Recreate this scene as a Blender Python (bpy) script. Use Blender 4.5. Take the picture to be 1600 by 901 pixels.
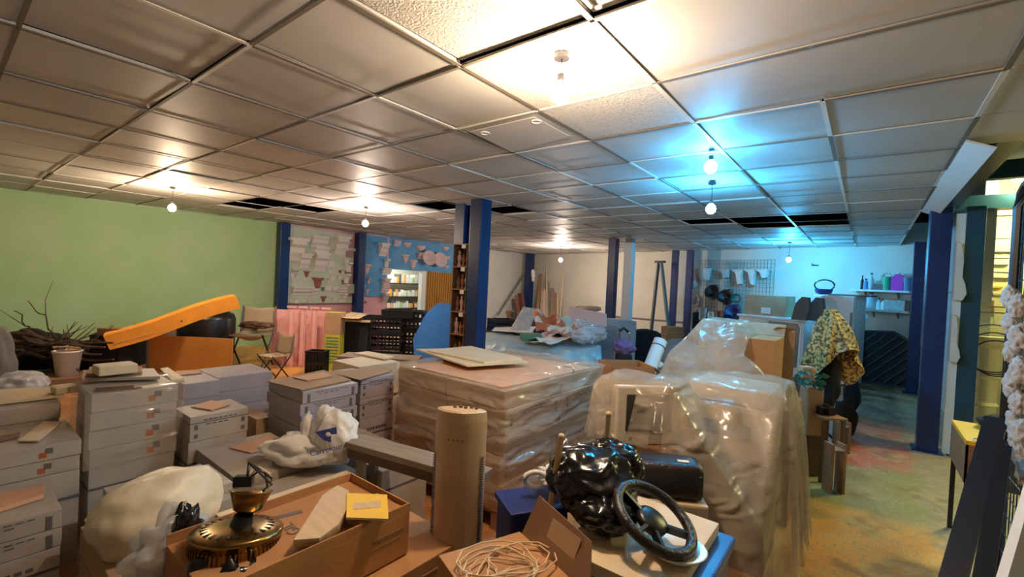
import bpy, bmesh, math, random
from mathutils import Vector, Matrix, Euler, noise
random.seed(7)
S = bpy.context.scene
C = S.collection
PI = math.pi
for o in list(bpy.data.objects): bpy.data.objects.remove(o)

# ------------------------------------------------------------------ camera
CAM_Z = 1.6; FPX = 711.0
Ycol = Vector((555, -14.5, -FPX)).normalized()
Xcol = -Vector((-910, 55.5, -FPX)).normalized()
Xcol = (Xcol - Ycol * Xcol.dot(Ycol)).normalized()
Zcol = Xcol.cross(Ycol)
W2C = Matrix((Xcol, Ycol, Zcol)).transposed()
C2W = W2C.transposed()
cam = bpy.data.cameras.new('camera'); cam.lens = FPX * 36 / 1600; cam.sensor_width = 36; cam.clip_start = 0.02
co = bpy.data.objects.new('camera', cam); C.objects.link(co)
co.matrix_world = Matrix.Translation((0, 0, CAM_Z)) @ C2W.to_4x4()
S.camera = co
S.view_settings.view_transform = 'Standard'; S.view_settings.look = 'None'
S.view_settings.gamma = 1; S.view_settings.use_curve_mapping = False
S.view_settings.exposure = 0.78
EYE = Vector((0, 0, CAM_Z))
FW = C2W @ Vector((0, 0, -1)); YAW = math.atan2(-FW.x, FW.y)      # heading of the view on the floor plan

def ray(x, y): return C2W @ Vector((x - 800, -(y - 450.5), -FPX))
def onz(x, y, z): d = ray(x, y); return EYE + d * ((z - CAM_Z) / d.z)
def onx(x, y, X): d = ray(x, y); return EYE + d * (X / d.x)
def ony(x, y, Y): d = ray(x, y); return EYE + d * (Y / d.y)
def at(x, y, d): return EYE + ray(x, y) * (d / FPX)
BW0 = Vector((-10, 13.9, 0)); BW1 = Vector((1.0, 10.95, 0)); BDIR = (BW1 - BW0).normalized(); BN = Vector((BDIR.y, -BDIR.x, 0))
BANG = math.atan2(BDIR.y, BDIR.x)
def onback(x, y, off=0.0):
    d = ray(x, y); return EYE + d * ((BW0 + BN * off - EYE).dot(BN) / d.dot(BN))

# ------------------------------------------------------------------ world, lamps' strengths
w = bpy.data.worlds.new('world'); S.world = w; w.use_nodes = True
w.node_tree.nodes['Background'].inputs[0].default_value = (0.9, 0.85, 0.8, 1)
w.node_tree.nodes['Background'].inputs[1].default_value = 0.02
WARM = (1.0, 0.74, 0.50); WARM2 = (1.0, 0.79, 0.64); COLD = (0.05, 0.50, 1.0); YEL = (1.0, 0.93, 0.42)
# pixel of the bulb's ceiling mount, drop below the ceiling, colour, watts
BULBS = [((878, 84), 0.13, WARM, 66, 'bare bulb close overhead, the largest glare on the ceiling'),
         ((270, 292), 0.23, WARM, 75, 'warm bare bulb hanging before the green wall'),
         ((572, 323), 0.21, WARM2, 75, 'warm bare bulb hanging before the board of corbels'),
         ((877, 384), 0.34, WARM2, 120, 'warm bare bulb hanging in the far white corner'),
         ((1112, 232), 0.09, COLD, 24, 'upper of the two cold blue bulbs close together'),
         ((1113, 284), 0.21, COLD, 60, 'lower of the two cold blue bulbs, hanging on a short black flex'),
         ((1234, 378), 0.30, COLD, 95, 'cold blue bulb hanging near the back wall by the wire grid')]
CEIL = 2.6

# ------------------------------------------------------------------ materials
MC = {}
def mat(name, col, rough=0.6, metal=0.0, col2=None, scale=6.0, bump=0.0, bscale=40.0, alpha=1.0, trans=0.0,
        stretch=(1, 1, 1), spec=0.5, lo=0.35, hi=0.65, emit=None, estr=0.0, kind='noise', coat=0.0):
    if name in MC: return MC[name]
    m = bpy.data.materials.new(name); m.use_nodes = True
    nt = m.node_tree; b = nt.nodes['Principled BSDF']; L = nt.links.new
    b.inputs['Base Color'].default_value = (*col, 1); b.inputs['Roughness'].default_value = rough
    b.inputs['Metallic'].default_value = metal; b.inputs['Alpha'].default_value = alpha
    b.inputs['Transmission Weight'].default_value = trans; b.inputs['Specular IOR Level'].default_value = spec
    b.inputs['Coat Weight'].default_value = coat
    tc = nt.nodes.new('ShaderNodeTexCoord'); mp = nt.nodes.new('ShaderNodeMapping'); mp.inputs['Scale'].default_value = stretch
    L(tc.outputs['Object'], mp.inputs['Vector'])
    if col2:
        if kind == 'voronoi':
            n = nt.nodes.new('ShaderNodeTexVoronoi'); n.inputs['Scale'].default_value = scale; out = n.outputs['Distance']
        elif kind == 'wave':
            n = nt.nodes.new('ShaderNodeTexWave'); n.inputs['Scale'].default_value = scale; n.inputs['Distortion'].default_value = 6; out = n.outputs['Fac']
        else:
            n = nt.nodes.new('ShaderNodeTexNoise'); n.inputs['Scale'].default_value = scale; n.inputs['Detail'].default_value = 6; out = n.outputs['Fac']
        r = nt.nodes.new('ShaderNodeValToRGB'); r.color_ramp.elements[0].position = lo; r.color_ramp.elements[1].position = hi
        r.color_ramp.elements[0].color = (*col, 1); r.color_ramp.elements[1].color = (*col2, 1)
        L(mp.outputs[0], n.inputs['Vector']); L(out, r.inputs[0]); L(r.outputs[0], b.inputs['Base Color'])
    if bump:
        n = nt.nodes.new('ShaderNodeTexNoise'); n.inputs['Scale'].default_value = bscale; n.inputs['Detail'].default_value = 4
        bp = nt.nodes.new('ShaderNodeBump'); bp.inputs['Strength'].default_value = min(1, bump); bp.inputs['Distance'].default_value = 0.02
        L(mp.outputs[0], n.inputs['Vector']); L(n.outputs['Fac'], bp.inputs['Height']); L(bp.outputs[0], b.inputs['Normal'])
    if emit:
        b.inputs['Emission Color'].default_value = (*emit, 1); b.inputs['Emission Strength'].default_value = estr
    MC[name] = m; return m

M = {}
def dm(k, *a, **kw): M[k] = mat(k, *a, **kw)
dm('ceiling_tile', (0.62, 0.605, 0.58), 0.5, col2=(0.54, 0.525, 0.50), scale=1.6, bump=0.10, bscale=260, spec=0.35)
dm('ceiling_rough_tile', (0.64, 0.62, 0.58), 0.55, col2=(0.46, 0.43, 0.38), scale=45, lo=0.5, hi=0.72, bump=0.5, bscale=90)
dm('grid_white', (0.85, 0.82, 0.76), 0.4)
dm('grid_shaded', (0.20, 0.17, 0.13), 0.6)  # shadow along some grid strips, put into their colour
dm('plenum', (0.02, 0.02, 0.025), 0.9)
dm('green_paint', (0.40, 0.62, 0.28), 0.75, col2=(0.47, 0.67, 0.36), scale=1.2, bump=0.15, bscale=20)
dm('white_paint', (0.72, 0.70, 0.60), 0.75, col2=(0.64, 0.63, 0.55), scale=1.5, bump=0.1, bscale=18)
dm('pink_paint', (0.86, 0.42, 0.42), 0.7, col2=(0.80, 0.46, 0.46), scale=4)
dm('blue_board', (0.10, 0.32, 0.60), 0.7, col2=(0.14, 0.40, 0.66), scale=3)
dm('blue_steel', (0.006, 0.024, 0.105), 0.35, col2=(0.008, 0.034, 0.14), scale=3)
dm('teal_steel', (0.010, 0.065, 0.11), 0.45)
dm('teal_shade', (0.006, 0.020, 0.028), 0.6)  # near-black teal holding the shade below the wall shelves
dm('teal_slat', (0.03, 0.13, 0.18), 0.5)
dm('white_steel', (0.75, 0.77, 0.78), 0.4)
dm('grey_steel', (0.22, 0.22, 0.21), 0.5, metal=0.3)
dm('black_steel', (0.012, 0.010, 0.012), 0.4)
dm('pale_green_board', (0.55, 0.62, 0.47), 0.8, col2=(0.60, 0.66, 0.52), scale=5)
dm('plaster', (0.76, 0.71, 0.64), 0.8, bump=0.3, bscale=50)
dm('plaster_pink', (0.74, 0.55, 0.52), 0.8, bump=0.3, bscale=50)
dm('plaster_grey', (0.50, 0.46, 0.43), 0.85, col2=(0.62, 0.58, 0.54), scale=14, bump=0.7, bscale=30)
dm('terracotta', (0.34, 0.12, 0.08), 0.7)
dm('verdigris', (0.10, 0.24, 0.14), 0.7)
dm('yellow_wall', (0.86, 0.84, 0.50), 0.8)
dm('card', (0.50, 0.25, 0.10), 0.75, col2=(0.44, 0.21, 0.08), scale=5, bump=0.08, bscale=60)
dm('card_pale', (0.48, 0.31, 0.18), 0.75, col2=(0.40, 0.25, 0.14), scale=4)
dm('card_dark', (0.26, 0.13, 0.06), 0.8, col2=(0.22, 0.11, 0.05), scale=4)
dm('white_carton', (0.50, 0.44, 0.38), 0.55, col2=(0.42, 0.36, 0.30), scale=5)
dm('lilac_carton', (0.46, 0.41, 0.43), 0.55, col2=(0.40, 0.35, 0.37), scale=5)
dm('cream_board', (0.80, 0.64, 0.42), 0.6, col2=(0.74, 0.58, 0.37), scale=5)
dm('salmon_board', (0.70, 0.38, 0.22), 0.7)
dm('ply', (0.62, 0.42, 0.20), 0.6, col2=(0.52, 0.33, 0.14), scale=3, stretch=(1, 14, 1))
dm('orange_foam', (0.95, 0.36, 0.03), 0.8, col2=(0.82, 0.33, 0.03), scale=4, bump=0.3, bscale=50)
dm('orange_board', (0.62, 0.27, 0.05), 0.6, col2=(0.55, 0.22, 0.04), scale=3)
dm('wood_dark', (0.10, 0.055, 0.03), 0.6, col2=(0.15, 0.08, 0.04), scale=4, stretch=(1, 10, 1))
dm('wood_mid', (0.36, 0.19, 0.09), 0.6, col2=(0.27, 0.13, 0.06), scale=4, stretch=(1, 10, 1))
dm('wood_pale', (0.66, 0.50, 0.32), 0.6, col2=(0.58, 0.42, 0.26), scale=4, stretch=(1, 10, 1))
dm('wood_grey', (0.30, 0.24, 0.18), 0.7, col2=(0.23, 0.18, 0.13), scale=4, stretch=(1, 10, 1))
dm('bark', (0.07, 0.045, 0.03), 0.9, col2=(0.12, 0.075, 0.05), scale=12, bump=0.8, bscale=30)
dm('black_plastic', (0.010, 0.010, 0.012), 0.35)
dm('black_bag', (0.006, 0.006, 0.009), 0.2, bump=0.25, bscale=9, spec=0.6)
dm('black_leather', (0.018, 0.012, 0.012), 0.38, bump=0.3, bscale=60)
dm('black_cloth', (0.014, 0.014, 0.018), 0.9)
dm('grey_cloth', (0.16, 0.15, 0.14), 0.9, bump=0.4, bscale=30)
dm('tan_cloth', (0.40, 0.32, 0.22), 0.9, bump=0.3, bscale=30)
dm('beige_plastic', (0.62, 0.46, 0.28), 0.45)
dm('fan_plastic', (0.56, 0.40, 0.25), 0.42)
dm('crt_plastic', (0.70, 0.62, 0.50), 0.5)
dm('screen_glass', (0.05, 0.05, 0.05), 0.15)
dm('brass', (0.50, 0.32, 0.11), 0.24, metal=1.0, col2=(0.20, 0.12, 0.04), scale=9)
dm('chrome', (0.7, 0.7, 0.7), 0.2, metal=1.0)
dm('white_plastic', (0.78, 0.76, 0.72), 0.4)
dm('cream_plastic', (0.80, 0.70, 0.52), 0.42, bump=0.25, bscale=10)
dm('bag_white', (0.82, 0.78, 0.74), 0.45, bump=0.35, bscale=14)
dm('blue_ink', (0.05, 0.08, 0.36), 0.5)
dm('brown_ink', (0.16, 0.06, 0.04), 0.6)
dm('red_ink', (0.45, 0.12, 0.04), 0.6)
dm('grey_ink', (0.14, 0.12, 0.13), 0.6)
dm('paper', (0.80, 0.76, 0.70), 0.7)
dm('yellow_paper', (0.90, 0.60, 0.03), 0.55, col2=(0.85, 0.55, 0.05), scale=8)
dm('blue_tarp', (0.05, 0.22, 0.60), 0.5, bump=0.4, bscale=12)
dm('blue_plastic', (0.02, 0.10, 0.42), 0.35)
dm('navy_plastic', (0.015, 0.03, 0.16), 0.4)
dm('grey_sheet', (0.42, 0.50, 0.53), 0.35, col2=(0.50, 0.58, 0.60), scale=6, bump=0.4, bscale=8)
dm('grey_dark_sheet', (0.22, 0.22, 0.22), 0.5, bump=0.4, bscale=10)
dm('orange_print', (0.72, 0.16, 0.05), 0.6, col2=(0.85, 0.70, 0.55), scale=5, lo=0.5, hi=0.56)
dm('green_plastic', (0.02, 0.45, 0.22), 0.4)
dm('magenta_plastic', (0.62, 0.05, 0.50), 0.4)
dm('blue_grey_plastic', (0.12, 0.26, 0.42), 0.45)
dm('clear_plastic', (0.62, 0.75, 0.80), 0.2, alpha=0.7)
dm('yellowgreen_card', (0.62, 0.58, 0.05), 0.7, col2=(0.50, 0.50, 0.05), scale=4)
dm('purple_cloth', (0.18, 0.11, 0.26), 0.9)
dm('fabric_floral', (0.72, 0.46, 0.14), 0.55, col2=(0.14, 0.07, 0.03), scale=38, lo=0.46, hi=0.56, bump=0.2, bscale=40)
dm('foliage', (0.03, 0.16, 0.12), 0.6)
dm('white_panel', (0.80, 0.82, 0.80), 0.4)
dm('dish', (0.85, 0.83, 0.76), 0.25)
dm('yellow_edge', (0.90, 0.48, 0.02), 0.5)
dm('pale_string', (0.75, 0.58, 0.36), 0.6)
dm('wall_right_paint', (0.40, 0.44, 0.42), 0.75)
dm('curtain', (0.50, 0.24, 0.03), 0.7, col2=(0.42, 0.19, 0.02), scale=3, stretch=(1, 12, 1))

def film(name, col, alpha, rough=0.22, bs=9, wr=0.7):
    """thin cloudy polythene: white scatter mixed with clear, with a patchy opacity"""
    m = bpy.data.materials.new(name); m.use_nodes = True; nt = m.node_tree; L = nt.links.new
    b = nt.nodes['Principled BSDF']; b.inputs['Base Color'].default_value = (*col, 1); b.inputs['Roughness'].default_value = rough
    tc = nt.nodes.new('ShaderNodeTexCoord'); n = nt.nodes.new('ShaderNodeTexNoise'); n.inputs['Scale'].default_value = bs; n.inputs['Detail'].default_value = 5
    n2 = nt.nodes.new('ShaderNodeTexNoise'); n2.inputs['Scale'].default_value = 3; n2.inputs['Detail'].default_value = 4
    mr = nt.nodes.new('ShaderNodeMapRange'); mr.inputs[1].default_value = 0.3; mr.inputs[2].default_value = 0.7
    mr.inputs[3].default_value = max(0, alpha - 0.13); mr.inputs[4].default_value = min(1, alpha + 0.13)
    bp = nt.nodes.new('ShaderNodeBump'); bp.inputs['Strength'].default_value = wr; bp.inputs['Distance'].default_value = 0.03
    L(tc.outputs['Object'], n.inputs['Vector']); L(tc.outputs['Object'], n2.inputs['Vector']); L(n2.outputs['Fac'], mr.inputs[0])
    n.noise_type = 'RIDGED_MULTIFRACTAL'; n.inputs['Scale'].default_value = bs * .7; n.inputs['Distortion'].default_value = 0.8; n.inputs['Detail'].default_value = 3
    mp = nt.nodes.new('ShaderNodeMapping'); mp.inputs['Rotation'].default_value = (0.5, 0.4, 0.3); mp.inputs['Scale'].default_value = (1, .35, 1.6); L(tc.outputs['Object'], mp.inputs['Vector']); L(mp.outputs[0], n.inputs['Vector'])
    cr = nt.nodes.new('ShaderNodeMapRange'); cr.inputs[1].default_value = 0.75; cr.inputs[2].default_value = 1.5; cr.inputs[3].default_value = 0; cr.inputs[4].default_value = 0.42; L(n.outputs['Fac'], cr.inputs[0])
    ad = nt.nodes.new('ShaderNodeMath'); ad.operation = 'ADD'; ad.use_clamp = True; L(mr.outputs[0], ad.inputs[0]); L(cr.outputs[0], ad.inputs[1]); L(ad.outputs[0], b.inputs['Alpha'])
    b.inputs['Specular IOR Level'].default_value = 0.8
    L(n.outputs['Fac'], bp.inputs['Height']); L(bp.outputs[0], b.inputs['Normal'])
    M[name] = m
film('stretch_film', (0.86, 0.74, 0.62), 0.23, 0.14, 11, 1.0)
film('dust_sheet', (0.70, 0.60, 0.48), 0.33, 0.18, 9, 1.0)
film('clear_bag', (0.80, 0.82, 0.84), 0.45, 0.2, 10)

def floor_material():
    m = bpy.data.materials.new('floor_paint'); m.use_nodes = True; nt = m.node_tree; L = nt.links.new
    b = nt.nodes['Principled BSDF']; b.inputs['Roughness'].default_value = 0.42
    tc = nt.nodes.new('ShaderNodeTexCoord')
    def N(s, d=9):
        n = nt.nodes.new('ShaderNodeTexNoise'); n.inputs['Scale'].default_value = s; n.inputs['Detail'].default_value = d
        L(tc.outputs['Object'], n.inputs['Vector']); return n
    def ramp(n, stops):
        r = nt.nodes.new('ShaderNodeValToRGB'); L(n, r.inputs[0]); e = r.color_ramp.elements
        while len(e) < len(stops): e.new(0.5)
        for k, (p, c) in enumerate(stops): e[k].position = p; e[k].color = (*c, 1)
        return r.outputs[0]
    def mix(f, a, c):
        x = nt.nodes.new('ShaderNodeMix'); x.data_type = 'RGBA'; L(f, x.inputs[0]); L(a, x.inputs[6]); L(c, x.inputs[7]); return x.outputs[2]
    sep = nt.nodes.new('ShaderNodeSeparateXYZ'); L(tc.outputs['Object'], sep.inputs[0])
    def math_(op, a, v):
        x = nt.nodes.new('ShaderNodeMath'); x.operation = op
        L(a, x.inputs[0])
        if isinstance(v, (int, float)): x.inputs[1].default_value = v
        else: L(v, x.inputs[1])
        return x.outputs[0]
    wob = math_('MULTIPLY', N(1.7).outputs['Fac'], 1.6)
    y = math_('ADD', math_('ADD', sep.outputs['Y'], wob), -0.8)
    yb = nt.nodes.new('ShaderNodeMapRange'); L(y, yb.inputs[0]); yb.inputs[1].default_value = 2.0; yb.inputs[2].default_value = 10.0
    OR = (0.42, 0.15, 0.035); GR = (0.30, 0.27, 0.07); RED = (0.62, 0.12, 0.04); DK = (0.07, 0.06, 0.05)
    band = ramp(yb.outputs[0], [(0.0, (0.28, 0.09, 0.03)), (0.08, (0.80, 0.30, 0.05)), (0.27, (0.85, 0.42, 0.08)), (0.31, GR), (0.44, GR), (0.47, RED), (0.62, (0.50, 0.11, 0.05)), (0.80, DK)])
    blot = ramp(N(3.2).outputs['Fac'], [(0.42, (0, 0, 0)), (0.62, (1, 1, 1))])
    alt = ramp(N(5).outputs['Fac'], [(0.35, (0.50, 0.22, 0.06)), (0.65, (0.62, 0.48, 0.18))])
    half = math_('MULTIPLY', blot, 0.35)
    c = mix(half, band, alt)
    xr = nt.nodes.new('ShaderNodeMapRange'); L(math_('ADD', sep.outputs['X'], math_('MULTIPLY', N(4).outputs['Fac'], 0.5)), xr.inputs[0]); xr.inputs[1].default_value = 0.62; xr.inputs[2].default_value = 0.74
    c = mix(xr.outputs[0], c, ramp(N(9).outputs['Fac'], [(0.3, (0.50, 0.38, 0.20)), (0.7, (0.30, 0.22, 0.12))]))
    c = mix(math_('MULTIPLY', ramp(N(26).outputs['Fac'], [(0.45, (0, 0, 0)), (0.7, (1, 1, 1))]), 0.55), c, ramp(N(60).outputs['Fac'], [(0.4, (0.16, 0.10, 0.05)), (0.6, (0.75, 0.60, 0.38))]))
    c = mix(math_('MULTIPLY', ramp(N(2.3).outputs['Fac'], [(0.52, (0, 0, 0)), (0.60, (1, 1, 1))]), 0.6), c, ramp(N(7).outputs['Fac'], [(0.4, (0.20, 0.12, 0.05)), (0.6, (0.55, 0.40, 0.16))]))
    L(c, b.inputs['Base Color'])
    bp = nt.nodes.new('ShaderNodeBump'); bp.inputs['Strength'].default_value = 0.25; bp.inputs['Distance'].default_value = 0.01
    L(N(25).outputs['Fac'], bp.inputs['Height']); L(bp.outputs[0], b.inputs['Normal'])
    return m
M['floor'] = floor_material()

# ------------------------------------------------------------------ mesh helpers
def V(*a): return Vector(a)
class B:
    def __init__(s): s.bm = bmesh.new()
    def box(s, c, size, rz=0.0, rx=0.0, ry=0.0, bev=0.0):
        r = bmesh.ops.create_cube(s.bm, size=1.0); vs = r['verts']
        bmesh.ops.scale(s.bm, vec=size, verts=vs)
        if bev:
            es = {e for v in vs for e in v.link_edges}
            r = bmesh.ops.bevel(s.bm, geom=list(es), offset=bev, segments=2, affect='EDGES', profile=0.6)
            vs = list({v for f in r['faces'] for v in f.verts} | {v for v in vs if v.is_valid})
        mt = Matrix.Translation(c) @ Euler((rx, ry, rz)).to_matrix().to_4x4()
        bmesh.ops.transform(s.bm, matrix=mt, verts=vs); return s
    def lohi(s, lo, hi, bev=0.0):
        lo = Vector(lo); hi = Vector(hi); return s.box((lo + hi) / 2, hi - lo, bev=bev)
    def bar(s, p, q, wd, th=None, up=V(0, 0, 1)):
        p = Vector(p); q = Vector(q); d = q - p; L_ = d.length; th = th or wd
        z = d.normalized(); x = up.cross(z)
        if x.length < 1e-3: x = V(1, 0, 0)
        x.normalize(); y = z.cross(x)
        m = Matrix((x, y, z)).transposed().to_4x4(); m.translation = (p + q) / 2
        r = bmesh.ops.create_cube(s.bm, size=1.0); bmesh.ops.scale(s.bm, vec=(wd, th, L_), verts=r['verts'])
        bmesh.ops.transform(s.bm, matrix=m, verts=r['verts']); return s
    def tube(s, pts, r, seg=8, closed=False):
        pts = [Vector(p) for p in pts]; n = len(pts); rings = []
        rr = r if isinstance(r, (list, tuple)) else [r] * n
        up = V(0.13, 0.07, 1).normalized()
        for k, p in enumerate(pts):
            a = pts[(k - 1) % n] if (k > 0 or closed) else p; b = pts[(k + 1) % n] if (k < n - 1 or closed) else p
            t = (b - a).normalized(); x = up.cross(t)
            if x.length < 0.05: x = V(1, 0, 0).cross(t)
            x.normalize(); y = t.cross(x)
            rings.append([s.bm.verts.new(p + (x * math.cos(2 * PI * j / seg) + y * math.sin(2 * PI * j / seg)) * rr[k]) for j in range(seg)])
        for k in range(n if closed else n - 1):
            A = rings[k]; D = rings[(k + 1) % n]
            for j in range(seg): s.bm.faces.new((A[j], A[(j + 1) % seg], D[(j + 1) % seg], D[j]))
        if not closed:
            s.bm.faces.new(rings[0][::-1]); s.bm.faces.new(rings[-1])
        return s
    def cyl(s, p, q, r, r2=None, seg=20): return s.tube([p, q], [r, r if r2 is None else r2], seg)
    def lathe(s, prof, c=(0, 0, 0), seg=24, sx=1, sy=1):
        c = Vector(c); rings = []
        for r, z in prof:
            rings.append([s.bm.verts.new(c + V(sx * r * math.cos(2 * PI * j / seg), sy * r * math.sin(2 * PI * j / seg), z)) for j in range(seg)])
        for A, D in zip(rings, rings[1:]):
            for j in range(seg): s.bm.faces.new((A[j], A[(j + 1) % seg], D[(j + 1) % seg], D[j]))
        s.bm.faces.new(rings[0][::-1]); s.bm.faces.new(rings[-1]); return s
    def prism(s, poly, y0, y1, m=None):
        """outline in local x,z, thickness along local y"""
        m = m or Matrix()
        a = [s.bm.verts.new(m @ V(x, y0, z)) for x, z in poly]; b = [s.bm.verts.new(m @ V(x, y1, z)) for x, z in poly]
        n = len(poly); s.bm.faces.new(a); s.bm.faces.new(b[::-1])
        for k in range(n): s.bm.faces.new((a[k], b[k], b[(k + 1) % n], a[(k + 1) % n]))
        return s
    def slab(s, pts, t):
        """free quad/polygon of 3D points given a thickness"""
        pts = [Vector(p) for p in pts]; nn = (pts[1] - pts[0]).cross(pts[2] - pts[0]).normalized() * t
        a = [s.bm.verts.new(p) for p in pts]; b = [s.bm.verts.new(p + nn) for p in pts]; n = len(pts)
        s.bm.faces.new(a[::-1]); s.bm.faces.new(b)
        for k in range(n): s.bm.faces.new((a[k], a[(k + 1) % n], b[(k + 1) % n], b[k]))
        return s
    def blob(s, c, size, sub=4, amp=0.12, freq=2.5, seed=0.0, flat=None, sharp=0.0):
        r = bmesh.ops.create_icosphere(s.bm, subdivisions=sub, radius=1.0); c = Vector(c)
        for v in r['verts']:
            d = v.co.normalized(); q = d * freq + V(seed, seed * 1.7, -seed)
            k = 1 + amp * noise.noise(q) * 2 + amp * 0.5 * noise.noise(q * 2.3)
            if sharp: k -= sharp * (abs(noise.noise(q * 1.3 + V(3, 1, 7))) - 0.15) + sharp * .45 * (abs(noise.noise(q * 2.9 + V(0, 9, 2))) - 0.15)
            p = V(d.x * size[0], d.y * size[1], d.z * size[2]) * k
            if flat is not None and p.z < -flat: p.z = -flat + 0.02 * (p.z + flat)
            v.co = c + p
        return s
    def sheet(s, f, nu, nv):
        g = [[s.bm.verts.new(f(i / nu, j / nv)) for j in range(nv + 1)] for i in range(nu + 1)]
        for i in range(nu):
            for j in range(nv): s.bm.faces.new((g[i][j], g[i + 1][j], g[i + 1][j + 1], g[i][j + 1]))
        return s
    def build(s, name, m, parent=None, loc=None, rz=0.0, smooth=False, solid=0.0):
        bmesh.ops.recalc_face_normals(s.bm, faces=s.bm.faces)
        me = bpy.data.meshes.new(name); s.bm.to_mesh(me); s.bm.free()
        if smooth: me.polygons.foreach_set('use_smooth', [True] * len(me.polygons))
        o = bpy.data.objects.new(name, me); C.objects.link(o); me.materials.append(M[m] if isinstance(m, str) else m)
        if parent: o.parent = parent
        if loc is not None: o.location = loc
        o.rotation_euler.z = rz
        if solid:
            k = o.modifiers.new('thickness', 'SOLIDIFY'); k.thickness = solid; k.offset = 0
        return o
def tag(o, label, cat=None, group=None, kind=None):
    if label: o['label'] = label
    if cat: o['category'] = cat
    if group: o['group'] = group
    if kind: o['kind'] = kind
    return o
def thing(name, label, cat, loc, rz=0.0, group=None):
    o = bpy.data.objects.new(name, None); C.objects.link(o); o.empty_display_size = 0.1
    o.location = loc; o.rotation_euler.z = rz; return tag(o, label, cat, group)
def struct(b, name, m, parent=None):
    o = b.build(name, m, parent)
    if not parent: o['kind'] = 'structure'
    return o
def dup(root, loc, rz=None, label=None, group=None, scale=None):
    r = root.copy(); C.objects.link(r); r.location = loc
    if rz is not None: r.rotation_euler.z = rz
    if label: r['label'] = label
    if group: r['group'] = group
    if scale: r.scale = scale
    for ch in root.children:
        c = ch.copy(); C.objects.link(c); c.parent = r
        for g in ch.children:
            d = g.copy(); C.objects.link(d); d.parent = c
    return r
def text(name, s, size, m, parent, mtx, depth=0.0006, label=None):
    cu = bpy.data.curves.new(name, 'FONT'); cu.body = s; cu.size = size; cu.extrude = depth; cu.align_x = 'CENTER'; cu.align_y = 'CENTER'
    t = bpy.data.objects.new('tmp', cu); me = bpy.data.meshes.new_from_object(t); bpy.data.objects.remove(t)
    me.transform(mtx); o = bpy.data.objects.new(name, me); C.objects.link(o); me.materials.append(M[m]); o.parent = parent
    if label: o['label'] = label
    return o

# ------------------------------------------------------------------ room shell
b = B(); b.lohi((-10.2, -4.2, -0.12), (4.5, 14.2, 0)); struct(b, 'floor', 'floor')
b = B(); b.lohi((-10.15, -4.2, 0), (-10, 4.75, 2.75)); struct(b, 'wall_left', 'green_paint')
yo1 = onx(605, 450, -10).y; yo2 = onx(712, 450, -10).y; zo = onx(655, 423, -10).z
b = B(); b.lohi((-10.15, 4.75, 0), (-10, yo1, 2.75)); struct(b, 'wall_left_pink', 'pink_paint')
b = B(); b.lohi((-10.15, yo1, zo), (-10, yo2, 2.75)); struct(b, 'wall_left_lintel', 'blue_board')
b = B(); b.lohi((-10.15, yo2, 0), (-10, 14.1, 2.75)); struct(b, 'wall_left_white', 'white_paint')
b = B(); m_ = (BW0 + BW1) / 2 - BN * 0.08; b.box((m_.x, m_.y, 1.5), ((BW1 - BW0).length + 0.6, 0.16, 3.0), rz=BANG); struct(b, 'wall_back', 'white_paint')
b = B(); b.lohi((-10.2, -4.3, 0), (4.5, -4.2, 3.2)); struct(b, 'wall_front', 'white_paint')
b = B(); b.lohi((0.95, 7.0, 0), (1.05, 11.2, 3.1)); struct(b, 'wall_right', 'wall_right_paint')
b = B(); b.lohi((4.4, -4.2, 0), (4.5, 8.3, 3.2)); struct(b, 'wall_far_right', 'white_paint')
b = B(); b.lohi((1.05, 8.0, 0), (4.4, 8.1, 3.2)); struct(b, 'wall_right_yellow', 'yellow_wall')
# roof deck above the hung ceiling
b = B(); b.lohi((-10.2, -4.3, 3.2), (4.5, 14.3, 3.3)); struct(b, 'ceiling_deck', 'plenum')
b = B(); b.lohi((-10.2, -4.3, 2.75), (-10.1, 14.3, 3.2)); b.lohi((-10.2, 14.2, 2.75), (1.2, 14.3, 3.2)); struct(b, 'ceiling_deck_edge', 'plenum')
# back room seen through the doorway in the left wall
b = B(); b.lohi((-12.6, yo1 - 1.2, 0), (-12.5, yo2 + 3.5, 2.6)); struct(b, 'wall_storeroom', 'white_paint')
b = B(); b.lohi((-12.6, yo1 - 1.2, 2.6), (-10.15, yo2 + 3.5, 2.7)); struct(b, 'ceiling_storeroom', 'white_paint')
b = B(); b.lohi((-12.6, yo1 - 1.2, -0.1), (-10.2, yo2 + 3.5, 0)); struct(b, 'floor_storeroom', 'wood_grey')
b = B(); b.lohi((-12.6, yo1 - 1.3, 0), (-10.15, yo1 - 1.2, 2.6)); b.lohi((-12.6, yo2 + 3.5, 0), (-10.15, yo2 + 3.6, 2.6)); struct(b, 'wall_storeroom_side', 'white_paint')

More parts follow.
